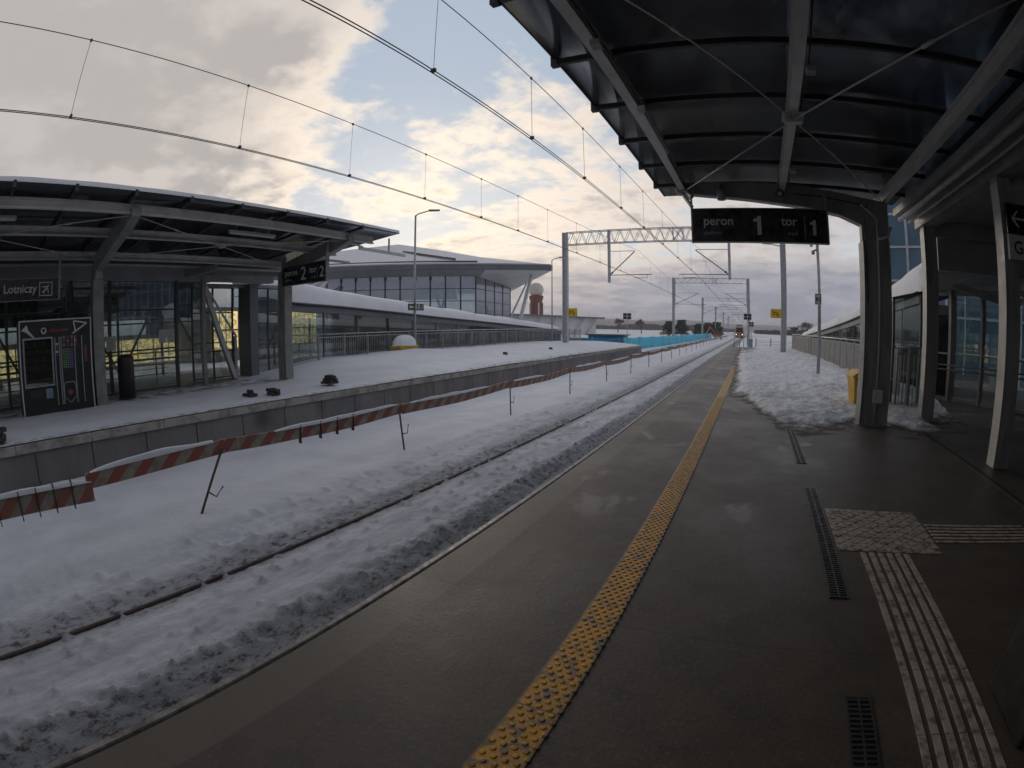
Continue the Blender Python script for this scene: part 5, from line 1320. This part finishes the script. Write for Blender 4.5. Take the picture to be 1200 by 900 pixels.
# blue glass office on the right
t = thing('glass_office', (12, 38, -1), 'blue glazed office block with white mullions seen right of the near column', 'building')
A0 = Vector((8.9, 30.5, 0)); A1 = Vector((44, 14, 0)); dA = (A1-A0); LA = dA.length; uA = dA.normalized(); nA = Vector((-uA.y*-1, uA.x*-1, 0)); nA = Vector((uA.y*-1, uA.x, 0))
Hh = 15
b_ = B(); q0 = A0+nA*.25; q1 = A1+nA*.25; b_.hexa([Vector((*q0.xy,-1)),Vector((*q1.xy,-1)),Vector((*(q1+nA*14).xy,-1)),Vector((*(q0+nA*14).xy,-1)),Vector((*q0.xy,Hh)),Vector((*q1.xy,Hh)),Vector((*(q1+nA*14).xy,Hh)),Vector((*(q0+nA*14).xy,Hh))]); b_.build('core', M['interior_dark'], t)
n = 32
for i in range(n):
    for k in range(8):
        if k > 6 and i > 20: continue
        a = A0+uA*(LA*i/n+.06); b = A0+uA*(LA*(i+1)/n-.06); z0 = -1+k*1.98+.06; z1 = z0+1.86
        b_ = B(); b_.face([Vector((*a.xy,z0)),Vector((*b.xy,z0)),Vector((*b.xy,z1)),Vector((*a.xy,z1))]); b_.build('window', M['office_glass'], t, thick=.02)
b_ = B()
for i in range(n+1): p = A0+uA*(LA*i/n)-nA*.04; b_.bar((p.x,p.y,-1),(p.x,p.y,Hh),.13 if i % 2 else .08,.14)
for k in range(9): b_.bar(A0-nA*.05+Vector((0,0,-1+k*1.98)), A1-nA*.05+Vector((0,0,-1+k*1.98)), .10, .13)
b_.build('mullions', M['frame_white'], t)
# warm lit building seen through the far hall
t = thing('lit_building', pol(-60, 46, -1), 'building with warm lit windows seen through the far hall glazing', 'building')
Q0 = pol(-62.0, 40); Q1 = pol(-50, 52); uq = (Q1-Q0).normalized(); nq = Vector((-uq.y, uq.x, 0)); LQ = (Q1-Q0).length
b_ = B(); b_.hexa([Vector((*(Q0+nq*.3).xy,-1)),Vector((*(Q1+nq*.3).xy,-1)),Vector((*(Q1+nq*9).xy,-1)),Vector((*(Q0+nq*9).xy,-1)),Vector((*(Q0+nq*.3).xy,3.7)),Vector((*(Q1+nq*.3).xy,3.7)),Vector((*(Q1+nq*9).xy,3.7)),Vector((*(Q0+nq*9).xy,3.7))]); b_.build('wall', M['interior_dark'], t)
nw = 20
for i in range(nw):
    for k in range(2):
        a = Q0+uq*(LQ*i/nw+.07); b = Q0+uq*(LQ*(i+1)/nw-.07); z0 = .4+k*1.55; z1 = z0+1.42
        b_ = B(); b_.face([Vector((*a.xy,z0)),Vector((*b.xy,z0)),Vector((*b.xy,z1)),Vector((*a.xy,z1))]); b_.build('lit_pane', M['lit'], t, thick=.02)
t = thing('added_glow_wall', (-50, 14, -1), 'added low wall of glowing panes imitating the yellow glow beyond the far hall glass', 'building')  # added glowing panes stand for the warm yellow glow behind the hall
Q0 = pol(-92, 38); Q1 = pol(-65.5, 44); uq = (Q1-Q0).normalized(); nq = Vector((-uq.y, uq.x, 0)); LQ = (Q1-Q0).length
b_ = B(); b_.hexa([Vector((*(Q0+nq*a_).xy,z_)) if k_ == 0 else Vector((*(Q1+nq*a_).xy,z_)) for a_, z_, k_ in ((.3,-1,0),(.3,-1,1),(6,-1,1),(6,-1,0),(.3,1.9,0),(.3,1.9,1),(6,1.9,1),(6,1.9,0))]); b_.build('wall', M['interior_dark'], t)
for i in range(13):
    a = Q0+uq*(LQ*i/13+.06); b = Q0+uq*(LQ*(i+1)/13-.06)
    b_ = B(); b_.face([Vector((*a.xy,-.3)),Vector((*b.xy,-.3)),Vector((*b.xy,1.55)),Vector((*a.xy,1.55))]); b_.build('lit_pane', M['lit'], t, thick=.02)
# trees
def conifer(x, y, h, r, label, seed):
    rr = random.Random(seed); t = thing('pine_tree', (x, y, -1), label, 'tree', 'dark trees by the line')
    B().tube([(x,y,-1),(x+.1,y,-1+h*.9)], .28, 8, .08).build('trunk', M['bark'], t)
    b_ = B()
    for i in range(1400):
        f = rr.random(); rad = r*(1-.55*f)*(.72+.28*math.sin(6*f+seed)**2)*math.sqrt(rr.random())*1.25; a_ = rr.random()*6.28
        c = Vector((x+rad*math.cos(a_), y+rad*math.sin(a_), -1+h*(.16+.84*f)))
        s_ = .22+.28*rr.random(); u_ = Vector((rr.gauss(0,1),rr.gauss(0,1),rr.gauss(0,.5))).normalized()*s_; v_ = Vector((rr.gauss(0,1),rr.gauss(0,1),rr.gauss(0,.5))).normalized()*s_*.6
        b_.face([c-u_, c+v_, c+u_, c-v_*.6])
    b_.build('crown', M['conifer'], t, fix=False)
for i, (az, d, h, r, lab) in enumerate(((-9.4,150,6.0,2.5,'leftmost bushy dark pine beside the second gantry mast'),(-8.0,152,6.8,2.6,'tall dark pine just right of the second gantry mast'),(-5.9,165,5.6,2.6,'broad low pine at the left of the right hand clump'),(-4.9,168,6.1,2.7,'middle pine of the right hand clump'),(-3.9,170,6.6,2.6,'rightmost and tallest pine of the right hand clump'))):
    p = pol(az, d); conifer(p.x, p.y, h*.76, r, lab, i+1)
def bare(x, y, h, label, seed, spread=.8):
    rr = random.Random(seed); t = thing('bare_tree', (x, y, -1), label, 'tree', 'leafless trees on the horizon')
    b_ = B()
    tr = B(); tr.tube([(x,y,-1),(x,y,-1+h*.35)], .22, 7, .15); tr.build('trunk', M['bark'], t)
    def br(p, d, L, r_, lv):
        q = p+d*L; b_.tube([p, q], r_, 4, r_*.6, cap=False)
        if lv: 
            for _ in range(4 if lv > 1 else 5):
                nd = (d+Vector((rr.gauss(0,.45),rr.gauss(0,.45),rr.gauss(.05,.25)))*spread).normalized(); br(p.lerp(q, rr.uniform(.5,1)), nd, L*.66, r_*.6, lv-1)
    for _ in range(5): br(Vector((x,y,-1+h*.3)), Vector((rr.gauss(0,.4),rr.gauss(0,.4),1)).normalized(), h*.28, .09, 4)
    b_.build('crown', M['twigs'], t)
for i, (az, d, h, lab) in enumerate(((6.6,150,6.6,'largest leafless tree on the horizon left of the camera pole'),(5.2,175,5.4,'small leafless tree right of the right gantry mast'),(-12.6,190,6.5,'leafless tree on the horizon beyond the cyan screen'),(-15.3,200,7,'leafless tree on the horizon right of the low airport building'))):
    p = pol(az, d); bare(p.x, p.y, h, lab, i+40)

# ================================================================ AIR
hz_m, hz_t = newmat('haze'); hv = hz_t.nodes.new('ShaderNodeVolumePrincipled'); ho = hz_t.nodes.new('ShaderNodeOutputMaterial'); hz_t.links.new(hv.outputs[0], ho.inputs['Volume'])
hv.inputs['Color'].default_value = (.86, .88, .93, 1); hv.inputs['Density'].default_value = HAZE
tag(B().box(-3600, 3600, -700, 5100, -2.2, 24.5).build('haze', hz_m), 'thin winter haze fading the far woods and hills', 'haze', None, 'stuff')
